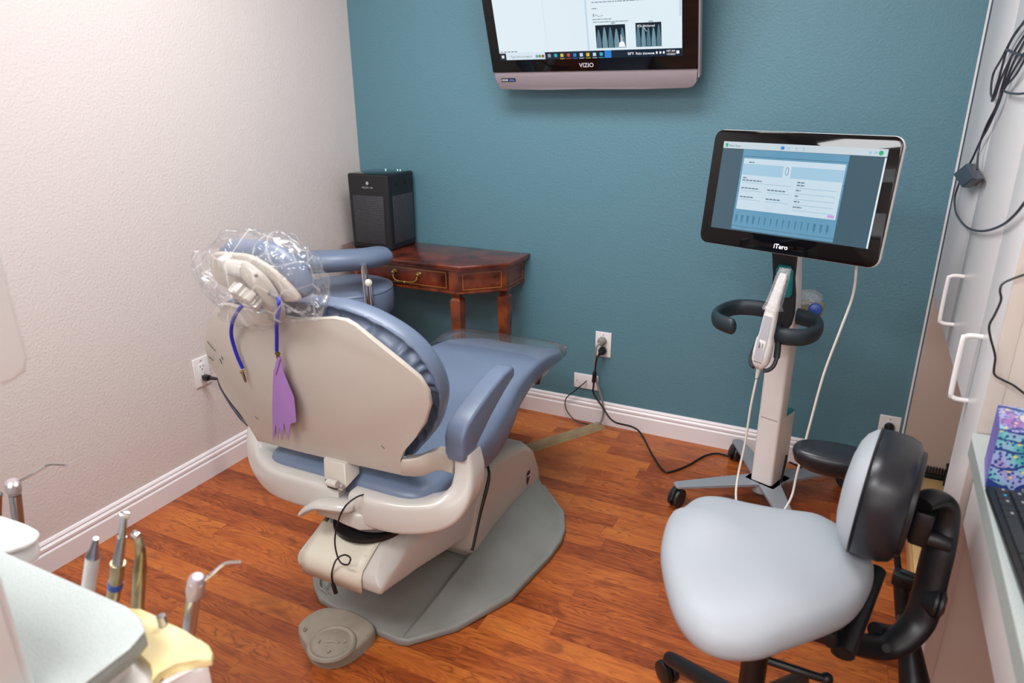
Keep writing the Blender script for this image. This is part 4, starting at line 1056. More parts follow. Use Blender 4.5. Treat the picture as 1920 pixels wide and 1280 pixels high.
# display neck (black) + column
def colring(z, nf, hw, dp, r=0.010): return [cc(u, nf-dp/2+v, z) for u, v in rrect(hw*2, dp, r, 4)]
hw_ = 0.040
b = B(); b.ring_faces([colring(z, nf, hw_, dp) for z, nf, dp in ((0.085, 0.045, 0.125), (0.345, 0.045, 0.125))]); b.ring_faces([colring(z, nf, hw_-0.0005, dp) for z, nf, dp in ((0.34, 0.045, 0.06), (0.62, 0.045, 0.06), (0.74, 0.048, 0.06), (0.86, 0.068, 0.05), (0.98, 0.095, 0.04), (1.08, 0.12, 0.04))])
b.obox(DP-dN*0.06-dU*0.06, cT, dU, dN, 0.12, 0.10, 0.085, 0.006)
b.build('column', M['whitem'], t, angle=30)
b = B(); b.prism([cc(-0.039, -0.016, 0.3455), cc(0.039, -0.016, 0.3455), cc(0.039, -0.078, 0.3455), cc(-0.039, -0.078, 0.3455)], Z_*0.006, bev=0.002); b.build('column_step', M['teal'], t)
b = B(); rs = []
for z, nf, hw2 in ((0.655, 0.050, 0.012), (0.68, 0.052, 0.026), (0.70, 0.053, 0.036), (0.74, 0.055, 0.0405), (0.80, 0.064, 0.0405), (0.86, 0.076, 0.036), (0.93, 0.092, 0.040), (1.05, 0.12, 0.043), (1.10, 0.13, 0.043)):
    rs.append([cc(u, nf-0.008+v, z) for u, v in rrect(hw2*2, 0.016, 0.005, 3)])
b.ring_faces(rs); b.build('neck_panel', M['darkgrey'], t, angle=40)
# teal tip cradle on the panel
b = B(); rs = []
for z, nf, hw2 in ((0.795, 0.070, 0.020), (0.805, 0.073, 0.027), (0.885, 0.089, 0.027), (0.902, 0.093, 0.018)):
    rs.append([cc(0.008+u, nf+v, z) for u, v in rrect(hw2*2, 0.018, 0.007, 3)])
b.ring_faces(rs); b.build('tip_cradle', M['teal'], t, angle=50)
# handle bars
b = B(); HZ = 0.715
def hb(pts, name='handle'):
    b = B(); b.tube([cc(*p) for p in pts], 0.0255, n=18, flat=(1.1, 0.58), up=Z_, taper=[(0, 0.75), (0.03, 1.0), (0.97, 1.0), (1, 0.75)]); return b.build(name, M['charcoal'], t, angle=70)
hb([(-0.02, 0.02, HZ+0.008), (-0.10, 0.03, HZ+0.008), (-0.155, 0.05, HZ+0.004), (-0.175, 0.10, HZ), (-0.165, 0.18, HZ), (-0.13, 0.225, HZ), (-0.065, 0.245, HZ)])
hb([(0.03, 0.02, HZ+0.008), (0.085, 0.03, HZ+0.008), (0.125, 0.06, HZ+0.004), (0.145, 0.12, HZ), (0.135, 0.185, HZ), (0.10, 0.215, HZ), (0.06, 0.22, HZ), (0.03, 0.215, HZ)])
# wand holder (U-shaped cradle)
wA, wB = at(1425, 690, y=-0.60), at(1470, 508, y=-0.585)
wd = (wB-wA).normalized(); wn = (cN-wd*cN.dot(wd)).normalized(); wt = wd.cross(wn)
if wt.dot(cT) < 0: wt = -wt
def wp(u, v, n=0.0):
    q = 1.12; return wA+wt*(u*1.28+0.07*max(0, v*q-0.19)-0.02*min(v*q, 0.19))+wd*(v*q)+wn*n*1.25
b = B()
for s in (-1, 1):
    b.tube([wp(s*0.024, 0.085, -0.012), wp(s*0.029, 0.05, -0.012), wp(s*0.030, 0.02, -0.004), wp(s*0.022, 0.004, 0.004), wp(s*0.012, 0.0, 0.008)], 0.0065, n=10)
    b.tube([wp(s*0.029, 0.04, -0.012), wp(s*0.018, 0.06, -0.035), cc(0.0, 0.06, 0.69)], 0.010, n=10)
b.build('wand_holder', M['darkgrey'], t)
# base: four flat legs and casters
hubz = 0.088
dirs = [((-0.275, 0.075), 'a'), ((-0.245, -0.265), 'b'), ((0.235, 0.20), 'c'), ((0.29, -0.13), 'd')]
b = B(); b.prism([cc(u, n_, hubz-0.012) for u, n_ in ((-0.06, 0.05), (0.055, 0.06), (0.065, -0.06), (-0.06, -0.08))], Z_*0.012, bev=0.002); b.cyl(cc(0.0, 0.02, hubz-0.035), cc(0.0, 0.02, hubz-0.012), 0.045, n=24); b.build('hub_plate', M['legmetal'], t)
ends = [V((1.705, -0.525, 0)), V((1.848, -0.075, 0)), V((2.13, -0.66, 0)), V((2.27, -0.115, 0))]
for e_ in ends:
    c0_ = HB+V((0, 0, 0)); dv = (e_-c0_); L_ = dv.length; dv.normalize(); s = Z_.cross(dv)
    p = [c0_+s*0.042, c0_+dv*L_*0.5+s*0.030, c0_+dv*(L_-0.01)+s*0.020, c0_+dv*L_+s*0.012, c0_+dv*L_-s*0.012, c0_+dv*(L_-0.01)-s*0.020, c0_+dv*L_*0.5-s*0.030, c0_-s*0.042]
    b = B(); b.prism([q+Z_*(hubz-0.010) for q in p], Z_*0.010, bev=0.002); lg = b.build('base_leg', M['legmetal'], t, smooth=False)
    c = e_-dv*0.012
    ax = V((0.94, -0.34, 0)) if e_.x < 2 else V((0.8, 0.6, 0))
    b = B()
    for k in (-1, 1): b.lathe(c+Z_*0.035+ax*(0.006*k), ax*k, [(0.006, 0), (0.033, 0.0), (0.035, 0.003), (0.034, 0.012), (0.028, 0.014), (0.022, 0.012), (0.008, 0.013)], 28)
    cw = b.build('caster', mat('caster_wheel', '#2b2c31', 0.45), lg)
    b = B(); b.tube([c+Z_*0.04+ax.cross(Z_)*0.0385, c+Z_*0.068+ax.cross(Z_)*0.024, c+Z_*0.076, c+Z_*0.066-ax.cross(Z_)*0.026], 0.0095, n=10); b.cyl(c+Z_*0.03, c+Z_*0.079, 0.008, n=12); b.build('caster_fork', M['black'], lg)
# black cable hook at the column foot
b = B(); b.tube([cc(0.055, 0.0, 0.09), cc(0.052, -0.02, 0.16), cc(0.05, -0.03, 0.19)], 0.004, n=8); b.build('cable_hook', M['black'], t)

# wand
t = thing('scanner_wand', 'white handheld scanner wand with a bagged tip resting in the cart cradle', 'scanner wand', tuple(wA))
b = B(); rs = []
for v, hw2, dp in ((0.0, 0.0085, 0.012), (0.012, 0.016, 0.026), (0.025, 0.0205, 0.034), (0.05, 0.0215, 0.036), (0.085, 0.020, 0.034), (0.098, 0.0165, 0.030), (0.16, 0.0150, 0.027), (0.168, 0.0145, 0.026), (0.185, 0.0140, 0.025)):
    rs.append([wp(u, v, n_+0.006) for u, n_ in rrect(hw2*2, dp, min(hw2, dp/2)*0.75, 5)])
b.ring_faces(rs); b.build('body', M['white'], t, angle=60)
b = B(); rs = []
for v, hw2, dp in ((0.185, 0.0125, 0.022), (0.215, 0.0115, 0.018), (0.262, 0.0095, 0.013), (0.274, 0.0075, 0.009)):
    rs.append([wp(u, v, n_+0.006) for u, n_ in rrect(hw2*2, dp, min(hw2, dp/2)*0.7, 4)])
b.ring_faces(rs); b.build('tip', mat('bright_white_plastic', '#f4f4f4', 0.35), t, angle=60)
b = B(); b.prism([wp(u, v, n_) for u, v, n_ in ((-0.011, 0.03, .0243), (0.011, 0.03, .0243), (0.012, 0.085, .0235), (0.0105, 0.10, .0215), (0.0095, 0.155, .0198), (-0.0095, 0.155, .0198), (-0.0105, 0.10, .0215), (-0.012, 0.085, .0235))], wn*0.0008); b.build('grip_panel', mat('grey_grip', '#b3b2b8', 0.4), t, smooth=False)
b = B()
for r_ in range(5):
    for c_ in (-1, 1): b.obox(wp(c_*0.0035, 0.066+r_*0.0032, 0.0253), wt, wd, wn, 0.0042, 0.0012, 0.001)
for k in range(6): b.obox(wp(-0.0085+k*0.0034, 0.024, 0.0235), wt, wd, wn, 0.0018, 0.003, 0.002)
b.build('vent_slot', M['slot'], t, smooth=False)
b = B(); prof_ = []
for k in range(9): prof_ += [(0.0085-0.0005*k, 0.004*k), (0.0085-0.0005*k, 0.004*k+0.0025), (0.0068-0.0004*k, 0.004*k+0.0027), (0.0068-0.0004*k, 0.004*k+0.0038)]
b.lathe(wp(0, 0.003, 0.006), -wd, prof_, 16); b.build('strain_relief', M['whitecord'], t)
pts = [wp(0, -0.032, 0.006)]+[at(1408, 760, y=-0.62), at(1397, 830, y=-0.64), at(1384, 890, y=-0.68), at(1380, 930, y=-0.75), at(1388, 960, y=-0.8), at(1440, 985, y=-0.78), at(1480, 940, y=-0.72)]
pts += [at(1495, 885, y=-0.68), at(1520, 790, y=-0.65), at(1545, 700, y=-0.63), at(1575, 620, y=-0.62), at(1600, 550, y=-0.61), ds(0.205, -0.15, -0.02)]
b = B(); b.tube(pts, 0.0036, n=8); b.build('cable', M['whitecord'], t)
# film over the tip
b = B(); rs = []
for v, hw2, dp in ((0.172, 0.022, 0.034), (0.185, 0.0175, 0.030), (0.215, 0.016, 0.026), (0.262, 0.014, 0.02), (0.288, 0.012, 0.012)):
    rs.append([wp(u, v, n_+0.006)+noise.noise_vector(wp(u, v, n_)*70)*0.005 for u, n_ in rrect(hw2*2, dp, min(hw2, dp/2)*0.6, 4)])
b.ring_faces(rs, cap0=False)
tag(b.build('wand_sleeve', M['film3'], None, angle=20, origin=tuple(wp(0, 0.2))), 'small clear film sleeve over the tip of the scanner wand', 'plastic cover')
# rear basket with supplies behind the column
t = thing('supply_bin', 'tan plastic bin clipped behind the scanner cart column', 'bin', (2.06, -0.235, 0.69))
b = B(); b.ring_faces([[V((2.058+u*s_, -0.25+v*s_, z)) for u, v in rrect(0.085, 0.07, 0.012, 4)] for z, s_ in ((0.665, 0.9), (0.735, 1.05))], cap1=False); o = b.build('bin_body', mat('tan_plastic', '#a2977f', 0.45), t)
B().box((2.0, -0.30, 0.69), (2.02, -0.22, 0.71), 0.003).build('mounting_clip', M['black'], t)
b = B(); b.cyl((2.078, -0.275, 0.672), (2.078, -0.275, 0.725), 0.017, n=24, bev=0.002); b2 = b
t = thing('spray_bottle', 'small bottle with a round blue cap in the bin behind the scanner cart', 'bottle', (2.078, -0.275, 0.672))
b.build('bottle_body', M['black'], t)
b = B(); b.lathe((2.076, -0.285, 0.728), (0.1, -1, 0.25), [(0.02, -0.012), (0.021, 0), (0.021, 0.014), (0.018, 0.019), (0.008, 0.021)], 24); b.build('cap', M['bluecap'], t)
b = B(); b.sphere((2.05, -0.25, 0.755), 0.036, (1.15, 0.7, 0.85), 12)
for v in b.bm.verts: v.co += noise.noise_vector(v.co*55)*0.010
tag(b.build('packet_bag', M['film3'], None, angle=20, origin=(2.05, -0.25, 0.755)), 'crumpled clear plastic bag sticking out of the bin behind the cart', 'plastic bag')
b = B(); b.tube([at(1480, 866, z=0.03), at(1530, 885, z=0.02), at(1580, 882, z=0.012), at(1600, 870, z=0.006), (2.33, -0.05, 0.08), (2.375, -0.035, 0.215)], 0.004, n=8)
tag(b.build('cart_power_cord', M['blackcord']), 'black cord from the far right wall outlet down to the scanner cart base', 'cord')
t = thing('black_plug', 'round black plug in the outlet at the far right end of the teal wall', 'plug', (2.381, -0.008, 0.228))
b = B(); b.lathe((2.381, -0.0085, 0.228), (0, -1, 0), [(0.016, 0), (0.018, 0.004), (0.017, 0.02), (0.010, 0.03)], 18); b.build('plug_body', M['blackcord'], t)

# ------------------------------------------------------------------ saddle stool
SC = V((2.10, -1.575, 0))
t = thing('saddle_stool', 'saddle stool with pale grey vinyl seat and black frame in front of the cabinet', 'stool', (SC.x, SC.y, 0))
# seat: outline in plan with a saddle height field
far_px = [(1275, 948), (1297, 930), (1317, 925), (1349, 929), (1396, 942), (1454, 953), (1501, 957), (1540, 961), (1579, 978), (1610, 1000), (1632, 1030)]
near_px = [(1640, 1069), (1630, 1112), (1597, 1158), (1534, 1198), (1470, 1220), (1415, 1231), (1353, 1224), (1306, 1201), (1271, 1162), (1251, 1112), (1239, 1053), (1242, 1010), (1255, 975)]
SO = crom([V((p.x, p.y, 0)) for p in seq(far_px, z=0.578)+seq(near_px, z=0.548)], 5, closed=True)
cS = sum(SO, V())/len(SO)
sA = at(1330, 985, z=0.59); sB = at(1480, 1140, z=0.59); sV = at(1420, 1050, z=0.59)
def sz(x, y):
    u = x-cS.x; v = y-cS.y
    h = 0.597-0.42*u*u-0.22*v*v
    for c, k, r_ in ((sA, 0.016, 0.075), (sB, 0.016, 0.09)): h += k*math.exp(-((x-c.x)**2+(y-c.y)**2)/r_**2)
    return h
rs = []
for n_, ins in ((-0.070, 0.30), (-0.068, 0.14), (-0.060, 0.05), (-0.050, 0.012), (-0.036, 0.0), (-0.022, 0.012), (-0.010, 0.045), (-0.003, 0.10), (0.002, 0.2), (0.005, 0.35), (0.006, 0.55), (0.006, 0.75), (0.006, 0.95)):
    ring = []
    for p in SO:
        q = p.lerp(cS, ins); ring.append(V((q.x, q.y, sz(q.x, q.y)+n_)))
    rs.append(ring)
b = B().ring_faces(rs); b.build('seat', M['greyvinyl'], t, angle=80)
# mechanism plate, column, base
b = B(); b.obox(V((2.12, -1.53, 0.500)), X_, Y_, Z_, 0.22, 0.16, 0.03, 0.008); b.build('seat_plate', M['black'], t)
b = B(); b.cyl((2.095, -1.505, 0.19), (2.095, -1.505, 0.35), 0.026, n=24); b.cyl((2.095, -1.505, 0.34), (2.095, -1.505, 0.49), 0.019, n=24); b.cyl((2.095, -1.505, 0.34), (2.095, -1.505, 0.365), 0.033, n=24, bev=0.004); b.build('gas_column', M['black'], t)
b = B(); b.tube([at(1440, 1238, d=1.36), at(1500, 1258, d=1.34), at(1545, 1272, d=1.33)], 0.008, n=10); b.sphere(at(1550, 1272, d=1.33), 0.012); b.build('height_lever', M['black'], t)
bc = V((2.095, -1.505, 0)); 
for k, a in enumerate((140, 212, 284, 356, 68)):
    a = R(a); dx, dy = math.cos(a), math.sin(a); rr = 0.27
    b = B(); b.tube([(bc.x, bc.y, 0.19), (bc.x+dx*rr*0.35, bc.y+dy*rr*0.35, 0.15), (bc.x+dx*(rr-0.02), bc.y+dy*(rr-0.02), 0.085), (bc.x+dx*rr, bc.y+dy*rr, 0.075)], 0.021, n=12, taper=[(0, 1.15), (0.8, 0.85), (1, 0.7)])
    lg = b.build('base_leg', M['black'], t, angle=70)
    c = V((bc.x+dx*(rr+0.004), bc.y+dy*(rr+0.004), 0.0315)); s = V((-dy, dx, 0))
    b = B(); 
    for q in (-1, 1): b.lathe(c+s*0.003*q, s*q, [(0.006, 0), (0.028, 0), (0.031, 0.004), (0.029, 0.014), (0.018, 0.017), (0.004, 0.017)], 24)
    b.cyl(c, c+Z_*0.05, 0.008, n=10); b.build('caster', M['black'], lg, angle=50)
# backrest pad
pc = V((2.268, -1.395, 0.698)); fn = V((-0.985, 0.13, 0.06)).normalized(); fw = Z_.cross(fn).normalized(); fu = fn.cross(fw)
if fu.z < 0: fu = -fu
def pad_ring(n_, sw, sh):
    out = []
    for k in range(48):
        a = 2*PI*k/48; c, s_ = math.cos(a), math.sin(a)
        u = sw*math.copysign(abs(c)**0.75, c); v = sh*math.copysign(abs(s_)**0.8, s_)
        out.append(pc+fw*u+fu*v+fn*(n_*0.82))
    return out
b = B().ring_faces([pad_ring(n_, 0.125*k, 0.112*k) for n_, k in ((0.027, 1.0), (0.040, 0.95), (0.054, 0.86), (0.064, 0.72), (0.071, 0.5), (0.074, 0.25), (0.075, 0.05))], cap0=True)
b.build('back_cushion', M['greyvinyl'], t, angle=80, label='pale grey front cushion')
b = B().ring_faces([pad_ring(n_, 0.125*k, 0.112*k) for n_, k in ((-0.066, 0.78), (-0.064, 0.87), (-0.056, 0.95), (-0.036, 1.0), (0.0, 1.015), (0.027, 1.0), (0.03, 0.97))])
b.build('back_shell', M['blacksoft'], t, angle=80, label='black rear shell')
b = B(); b.tube([p+fn*0.0 for p in pad_ring(0.028, 0.126, 0.113)]+[pad_ring(0.028, 0.126, 0.113)[0]], 0.0018, n=5, smooth=1); b.build('piping', M['black'], t)
b = B().ring_faces([pad_ring(n_, 0.105*k, 0.092*k) for n_, k in ((-0.076, 0.93), (-0.074, 0.99), (-0.066, 1.0), (-0.058, 1.0))]); b.build('back_plate', M['black'], t, angle=50)
b = B()
for u, v in ((-0.03, 0.045), (-0.06, -0.035)):
    q = pc+fw*u+fu*v-fn*0.062; b = B(); b.cyl(q, q-fn*0.003, 0.0055, n=12); b.build('screw', M['darkgrey'], t)
# clamp behind the pad
q = at(1728, 985, d=1.33)
b = B(); b.obox(q, fn, fw, fu, 0.035, 0.04, 0.075, 0.008); b.cyl(q-fu*0.02+fn*0.005, q-fu*0.02-fn*0.055, 0.017, n=18, bev=0.004); b.build('pad_mount', M['black'], t)
# curved support arm: up behind the pad, down, hooking under the seat
ap_ = [at(1728, 945, d=1.30), at(1752, 934, d=1.31), at(1770, 948, d=1.32), at(1768, 985, d=1.33), at(1761, 1025, d=1.33), at(1750, 1070, d=1.34), at(1738, 1120, d=1.35), at(1722, 1165, d=1.36), at(1690, 1198, d=1.36), at(1650, 1212, d=1.36), at(1600, 1205, d=1.34), at(1550, 1190, d=1.30)]
b = B(); b.tube(ap_, 0.0235, n=20, flat=(1.25, 0.74), up=fw, taper=[(0, 0.8), (0.08, 1.0), (0.6, 1.05), (1, 0.9)]); b.build('support_arm', M['black'], t, angle=70)
q = at(1752, 1128, d=1.33); b = B(); b.lathe(q+fn*0.004, -fn, [(0.014, -0.015), (0.026, 0), (0.029, 0.003), (0.029, 0.008), (0.026, 0.010), (0.029, 0.012), (0.029, 0.017), (0.022, 0.020)], 32); kn = b.build('tension_knob', M['black'], t)
b = B(); b.cyl(q-fn*0.016, q-fn*0.0185, 0.017, n=24); b.build('knob_cap', M['red'], kn)
b = B(); q = at(1662, 1215, d=1.33); vd = (CAM-q).normalized(); b.cyl(q, q+vd*0.006, 0.008, n=14); b.build('arm_bolt', M['slot'], t)
# hollow tube along the seat edge
b = B(); p0_, p1_ = at(1640, 1070, d=1.40), at(1580, 1225, d=1.28)
b.tube([p0_, p1_], 0.021, n=20, smooth=1, flat=(1.1, 0.9)); b.build('armrest_tube', M['black'], t)
dd = (p1_-p0_).normalized(); b = B(); b.cyl(p1_+dd*0.0008, p1_+dd*0.0012, 0.0165, n=20); b.build('tube_opening', M['slot'], t)
# second post with clamp, carrying the round arm pad
b = B(); b.tube([at(1681, 1035, d=1.52), at(1686, 1080, d=1.52)], 0.007, n=10, smooth=1); b.cyl(at(1690, 1085, d=1.52), at(1695, 1160, d=1.52), 0.017, n=18); 
b.tube([at(1695, 1155, d=1.52), at(1690, 1185, d=1.45), at(1640, 1180, d=1.38)], 0.015, n=12); b.build('armrest_post', M['black'], t)
b = B(); b.cyl(at(1700, 1175, d=1.48), at(1722, 1330, d=1.42), 0.019, 0.034, n=20); b.build('lower_post', M['black'], t)
b = B(); q = at(1695, 1085, d=1.50); b.obox(q, (fn), fw, fu, 0.045, 0.035, 0.03, 0.006); b.tube([q-fn*0.02+fu*0.005, q-fn*0.03+fu*0.012, q+fn*0.01+fu*0.018], 0.006, n=8); b.build('armrest_clamp', M['black'], t)
b = B(); b.tube([at(1681, 1035, d=1.52), at(1676, 960, d=1.56), at(1640, 890, d=1.66), at(1590, 880, d=1.70)], 0.008, n=10); b.build('armrest_rod', M['black'], t)
ac = at(1565, 858, d=1.72)
rs = []
for z, k in ((-0.036, 0.55), (-0.032, 0.75), (-0.018, 0.93), (0.0, 0.99), (0.004, 1.0), (0.010, 0.985), (0.017, 0.93), (0.021, 0.80), (0.022, 0.5)):
    rs.append([ac+V((0.098*math.copysign(abs(math.cos(a))**0.8, math.cos(a)), 0.055*math.copysign(abs(math.sin(a))**0.8, math.sin(a)), 0))*k+Z_*z for a in [2*PI*i/40 for i in range(40)]])
b = B().ring_faces(rs); b.build('arm_pad', M['blacksoft'], t, angle=60)

# ------------------------------------------------------------------ cabinets on the right
ZA = 0.745      # underside of the alcove cabinet
t = thing('wall_cabinet', 'white upper cabinet hung over the alcove at the end of the teal wall', 'cabinet', (2.74, -0.5, ZA))
B().box((XF+0.018, -0.985, ZA), (XR-0.005, -0.004, CEIL-0.02), 0.001).build('cabinet_body', M['cabinet'], t)
d1 = B().box((XF, -0.527, ZA+0.002), (XF+0.017, -0.008, CEIL-0.025), 0.002).build('door', M['cabinet'], t)
d2 = B().box((XF, -0.984, ZA+0.002), (XF+0.017, -0.531, CEIL-0.025), 0.002).build('door', M['cabinet'], t)
def dpull(y, z0, z1, parent, name='handle'):
    b = B(); x = XF
    b.tube([(x, y, z0), (x-0.022, y, z0), (x-0.031, y, z0+0.004), (x-0.035, y, z0+0.014), (x-0.035, y, z1-0.014), (x-0.031, y, z1-0.004), (x-0.022, y, z1), (x, y, z1)], 0.0055, n=10, smooth=3)
    return b.build(name, M['white'], parent, angle=70)
dpull(-0.60, 0.82, 0.955, d2)
t = thing('tall_cabinet', 'tall white floor cabinet with a white D handle beside the desk', 'cabinet', (2.74, -1.09, 0))
B().box((XF+0.018, -1.19, 0), (XR-0.005, -0.987, CEIL-0.02), 0.001).build('cabinet_body', M['cabinet2'], t)
d3 = B().box((XF, -1.189, 0.002), (XF+0.017, -0.990, CEIL-0.025), 0.003).build('door', M['cabinet'], t)
dpull(-1.035, 0.775, 0.925, d3)
B().box((XF+0.001, -1.1935, 0.0), (XF+0.030, -1.1902, CEIL-0.02), 0.0005).build('edge_strip', M['cabinet2'], t)
struct('wall_alcove', B().box((XF+0.001, -0.012, 0.06), (XR-0.005, -0.0005, ZA-0.002), 0.001), M['beige'])
b = B()
for k in range(34): b.box((2.49+k*0.0095, -0.026, 0.06), (2.4945+k*0.0095, -0.013, 0.100))
b.box((2.48, -0.024, 0.06), (2.85, -0.013, 0.072))
tag(b.build('vent_grille', M['black'], smooth=False), 'black finned vent strip at the foot of the beige alcove panel', 'vent')
b = B(); b.tube([at(1768, 918, y=-0.06), at(1777, 880, y=-0.06), at(1777, 870, y=-0.06), at(1784, 870, y=-0.06)], 0.005, n=6, smooth=1)
b.tube([at(1777, 875, y=-0.06), at(1781, 885, y=-0.06), at(1770, 920, y=-0.06)], 0.004, n=6, smooth=1)
tag(b.build('metal_bracket', M['black']), 'thin black metal bracket standing in the alcove against the tall cabinet', 'bracket')
t = thing('alcove_plinth', 'low pale plywood plinth on the floor of the alcove', 'plinth', (2.74, -0.5, 0))
B().box((2.466, -0.985, 0.0005), (XR-0.005, -0.027, 0.055), 0.001).build('plinth_board', M['plywood'], t)
B().box((2.4575, -0.985, 0.0005), (2.4655, -0.027, 0.05), 0.001).build('shaded_front', mat('shaded_tan_wood', '#c79a68', 0.5), t)  # front face coloured darker tan, its shade against the lit top

# desk
ZC = 0.77
t = thing('desk', 'built-in desk with pale green speckled worktop beside the tall cabinet', 'desk', (2.74, -1.9, 0))
b = B(); cxf = 2.425
b.mi = 0; b.prism([V((cxf, -1.225, ZC)), V((2.43, -1.197, ZC)), V((XR-0.005, -1.197, ZC)), V((XR-0.005, -2.9, ZC)), V((2.40, -2.9, ZC))], -Z_*0.003)
b.mi = 1; b.prism([V((cxf, -1.225, ZC-0.003)), V((2.43, -1.197, ZC-0.003)), V((XR-0.005, -1.197, ZC-0.003)), V((XR-0.005, -2.9, ZC-0.003)), V((2.40, -2.9, ZC-0.003))], -Z_*0.034)
b.build('worktop', [M['counter'], M['countedge']], t, smooth=False)
dw = B().box((2.450, -2.88, 0.56), (2.467, -1.20, ZC-0.038), 0.002).build('drawer_front', M['cabinet'], t)
B().box((2.468, -2.88, 0.58), (XR-0.01, -1.20, ZC-0.038), 0.002).build('drawer_case', M['cabinet'], t)
B().box((2.47, -2.9, 0.0), (XR-0.01, -2.88, ZC-0.038), 0.002).build('end_panel', M['cabinet'], t)

# keyboard
t = thing('keyboard', 'black computer keyboard lying on the green speckled desk', 'keyboard', (2.53, -1.68, ZC))
k0 = at(1848, 915, z=ZC+0.008); kd = (at(1905, 1080, z=ZC+0.008)-k0); kd.z = 0; kd.normalize(); ks = V((-kd.y, kd.x, 0)); 
if ks.x < 0: ks = -ks
kU = kd; kW = ks
def kp(u, v, z=0.0): return V((k0.x, k0.y, 0))+kU*u+kW*v+Z_*(ZC+z)
b = B(); b.prism([kp(0, 0, 0.0005), kp(0.44, 0, 0.0005), kp(0.44, 0.15, 0.0005), kp(0, 0.15, 0.0005)], Z_*0.014, bev=0.003); b.build('keyboard_case', M['black'], t)
rng = random.Random(5)
for r_ in range(6):
    v = 0.010+r_*0.0225
    u = 0.010; k = 0
    while u < 0.41:
        wd_ = 0.0165
        if r_ == 0 and k == 5: wd_ = 0.10
        if k == 0 and r_ in (1, 2, 3): wd_ = 0.030
        C_ = kp(u+wd_/2, v+0.009, 0.0168)
        b = B(); b.obox(C_, kU, kW, Z_, wd_, 0.0175, 0.005, 0.0012, 1)
        kk = b.build('key', M['key'], t)
        if rng.random() < 0.9 and u < 0.3:
            b = B(); b.obox(kp(u+wd_*0.35, v+0.011, 0.0195), kU, kW, Z_, 0.005, 0.004, 0.0004); 
            b.build('key_legend', mat('key_legend_blue', '#1f9fc4', 0.4) if (r_ == 0 and k == 1) else M['greyprint'], kk, smooth=False)
        u += wd_+0.0025; k += 1

# tissue box
def tissue_mat():
    m = bpy.data.materials.new('patterned_carton'); m.use_nodes = True
    nt = m.node_tree; N = nt.nodes; L = nt.links; bs = N['Principled BSDF']
    tc = N.new('ShaderNodeTexCoord')
    n1 = N.new('ShaderNodeTexNoise'); n1.inputs['Scale'].default_value = 14; n1.inputs['Detail'].default_value = 1; L.new(tc.outputs['Object'], n1.inputs['Vector'])
    r1 = N.new('ShaderNodeValToRGB'); e = r1.color_ramp.elements
    e[0].position = 0.3; e[0].color = (*hx('#17908f'), 1); e[1].position = 0.7; e[1].color = (*hx('#7f62b0'), 1)
    for p, c in ((0.42, '#7cc3cb'), (0.52, '#a3a9dc'), (0.60, '#9a6cae')):
        q = r1.color_ramp.elements.new(p); q.color = (*hx(c), 1)
    L.new(n1.outputs['Fac'], r1.inputs['Fac'])
    vo = N.new('ShaderNodeTexVoronoi'); vo.inputs['Scale'].default_value = 150; L.new(tc.outputs['Object'], vo.inputs['Vector'])
    lt = N.new('ShaderNodeMath'); lt.operation = 'LESS_THAN'; lt.inputs[1].default_value = 0.38; L.new(vo.outputs['Distance'], lt.inputs[0])
    mx = N.new('ShaderNodeMix'); mx.data_type = 'RGBA'; L.new(lt.outputs[0], mx.inputs['Factor']); L.new(r1.outputs['Color'], mx.inputs['A']); mx.inputs['B'].default_value = (*hx('#21458e'), 1)
    v2 = N.new('ShaderNodeTexVoronoi'); v2.inputs['Scale'].default_value = 70; L.new(tc.outputs['Object'], v2.inputs['Vector'])
    l2 = N.new('ShaderNodeMath'); l2.operation = 'LESS_THAN'; l2.inputs[1].default_value = 0.2; L.new(v2.outputs['Distance'], l2.inputs[0])
    m2 = N.new('ShaderNodeMix'); m2.data_type = 'RGBA'; L.new(l2.outputs[0], m2.inputs['Factor']); L.new(mx.outputs['Result'], m2.inputs['A']); m2.inputs['B'].default_value = (*hx('#e3cf6a'), 1)
    wv = N.new('ShaderNodeTexWave'); wv.wave_type = 'RINGS'; wv.inputs['Scale'].default_value = 16; wv.inputs['Distortion'].default_value = 6; L.new(tc.outputs['Object'], wv.inputs['Vector'])
    l3 = N.new('ShaderNodeMath'); l3.operation = 'GREATER_THAN'; l3.inputs[1].default_value = 0.93; L.new(wv.outputs['Fac'], l3.inputs[0])
    m3 = N.new('ShaderNodeMix'); m3.data_type = 'RGBA'; L.new(l3.outputs[0], m3.inputs['Factor']); L.new(m2.outputs['Result'], m3.inputs['A']); m3.inputs['B'].default_value = (*hx('#2a3f86'), 1)
    L.new(m3.outputs['Result'], bs.inputs['Base Color']); bs.inputs['Roughness'].default_value = 0.4
    return m
TB = tissue_mat()
tl = at(1846, 915, z=ZC); tbk = at(1829, 862, z=ZC)
t = thing('tissue_box', 'square tissue box with purple and teal leaf pattern on the desk', 'tissue box', (2.5, -1.38, ZC))
tp = [V((2.424, -1.432, ZC+0.0005)), V((2.535, -1.425, ZC+0.0005)), V((2.537, -1.315, ZC+0.0005)), V((2.436, -1.318, ZC+0.0005))]
b = B(); b.prism(tp, Z_*0.115, bev=0.001)
for f in b.bm.faces:
    f.normal_update()
    cf_ = f.calc_center_median()
    if abs(f.normal.x) > 0.8 and cf_.x < 2.46: f.material_index = 1
b.build('carton', [TB, mat('purple_carton', '#7b6ac4', 0.4, var=0.2, vscale=25)], t, smooth=False)
b = B(); b.lathe((2.492, -1.37, ZC+0.1158), Z_, [(0.03, 0), (0.026, 0.0008), (0.001, 0.0008)], 28); b.build('opening', mat('cream_film', '#cfc3b4', 0.3), t)
b = B(); rs = []
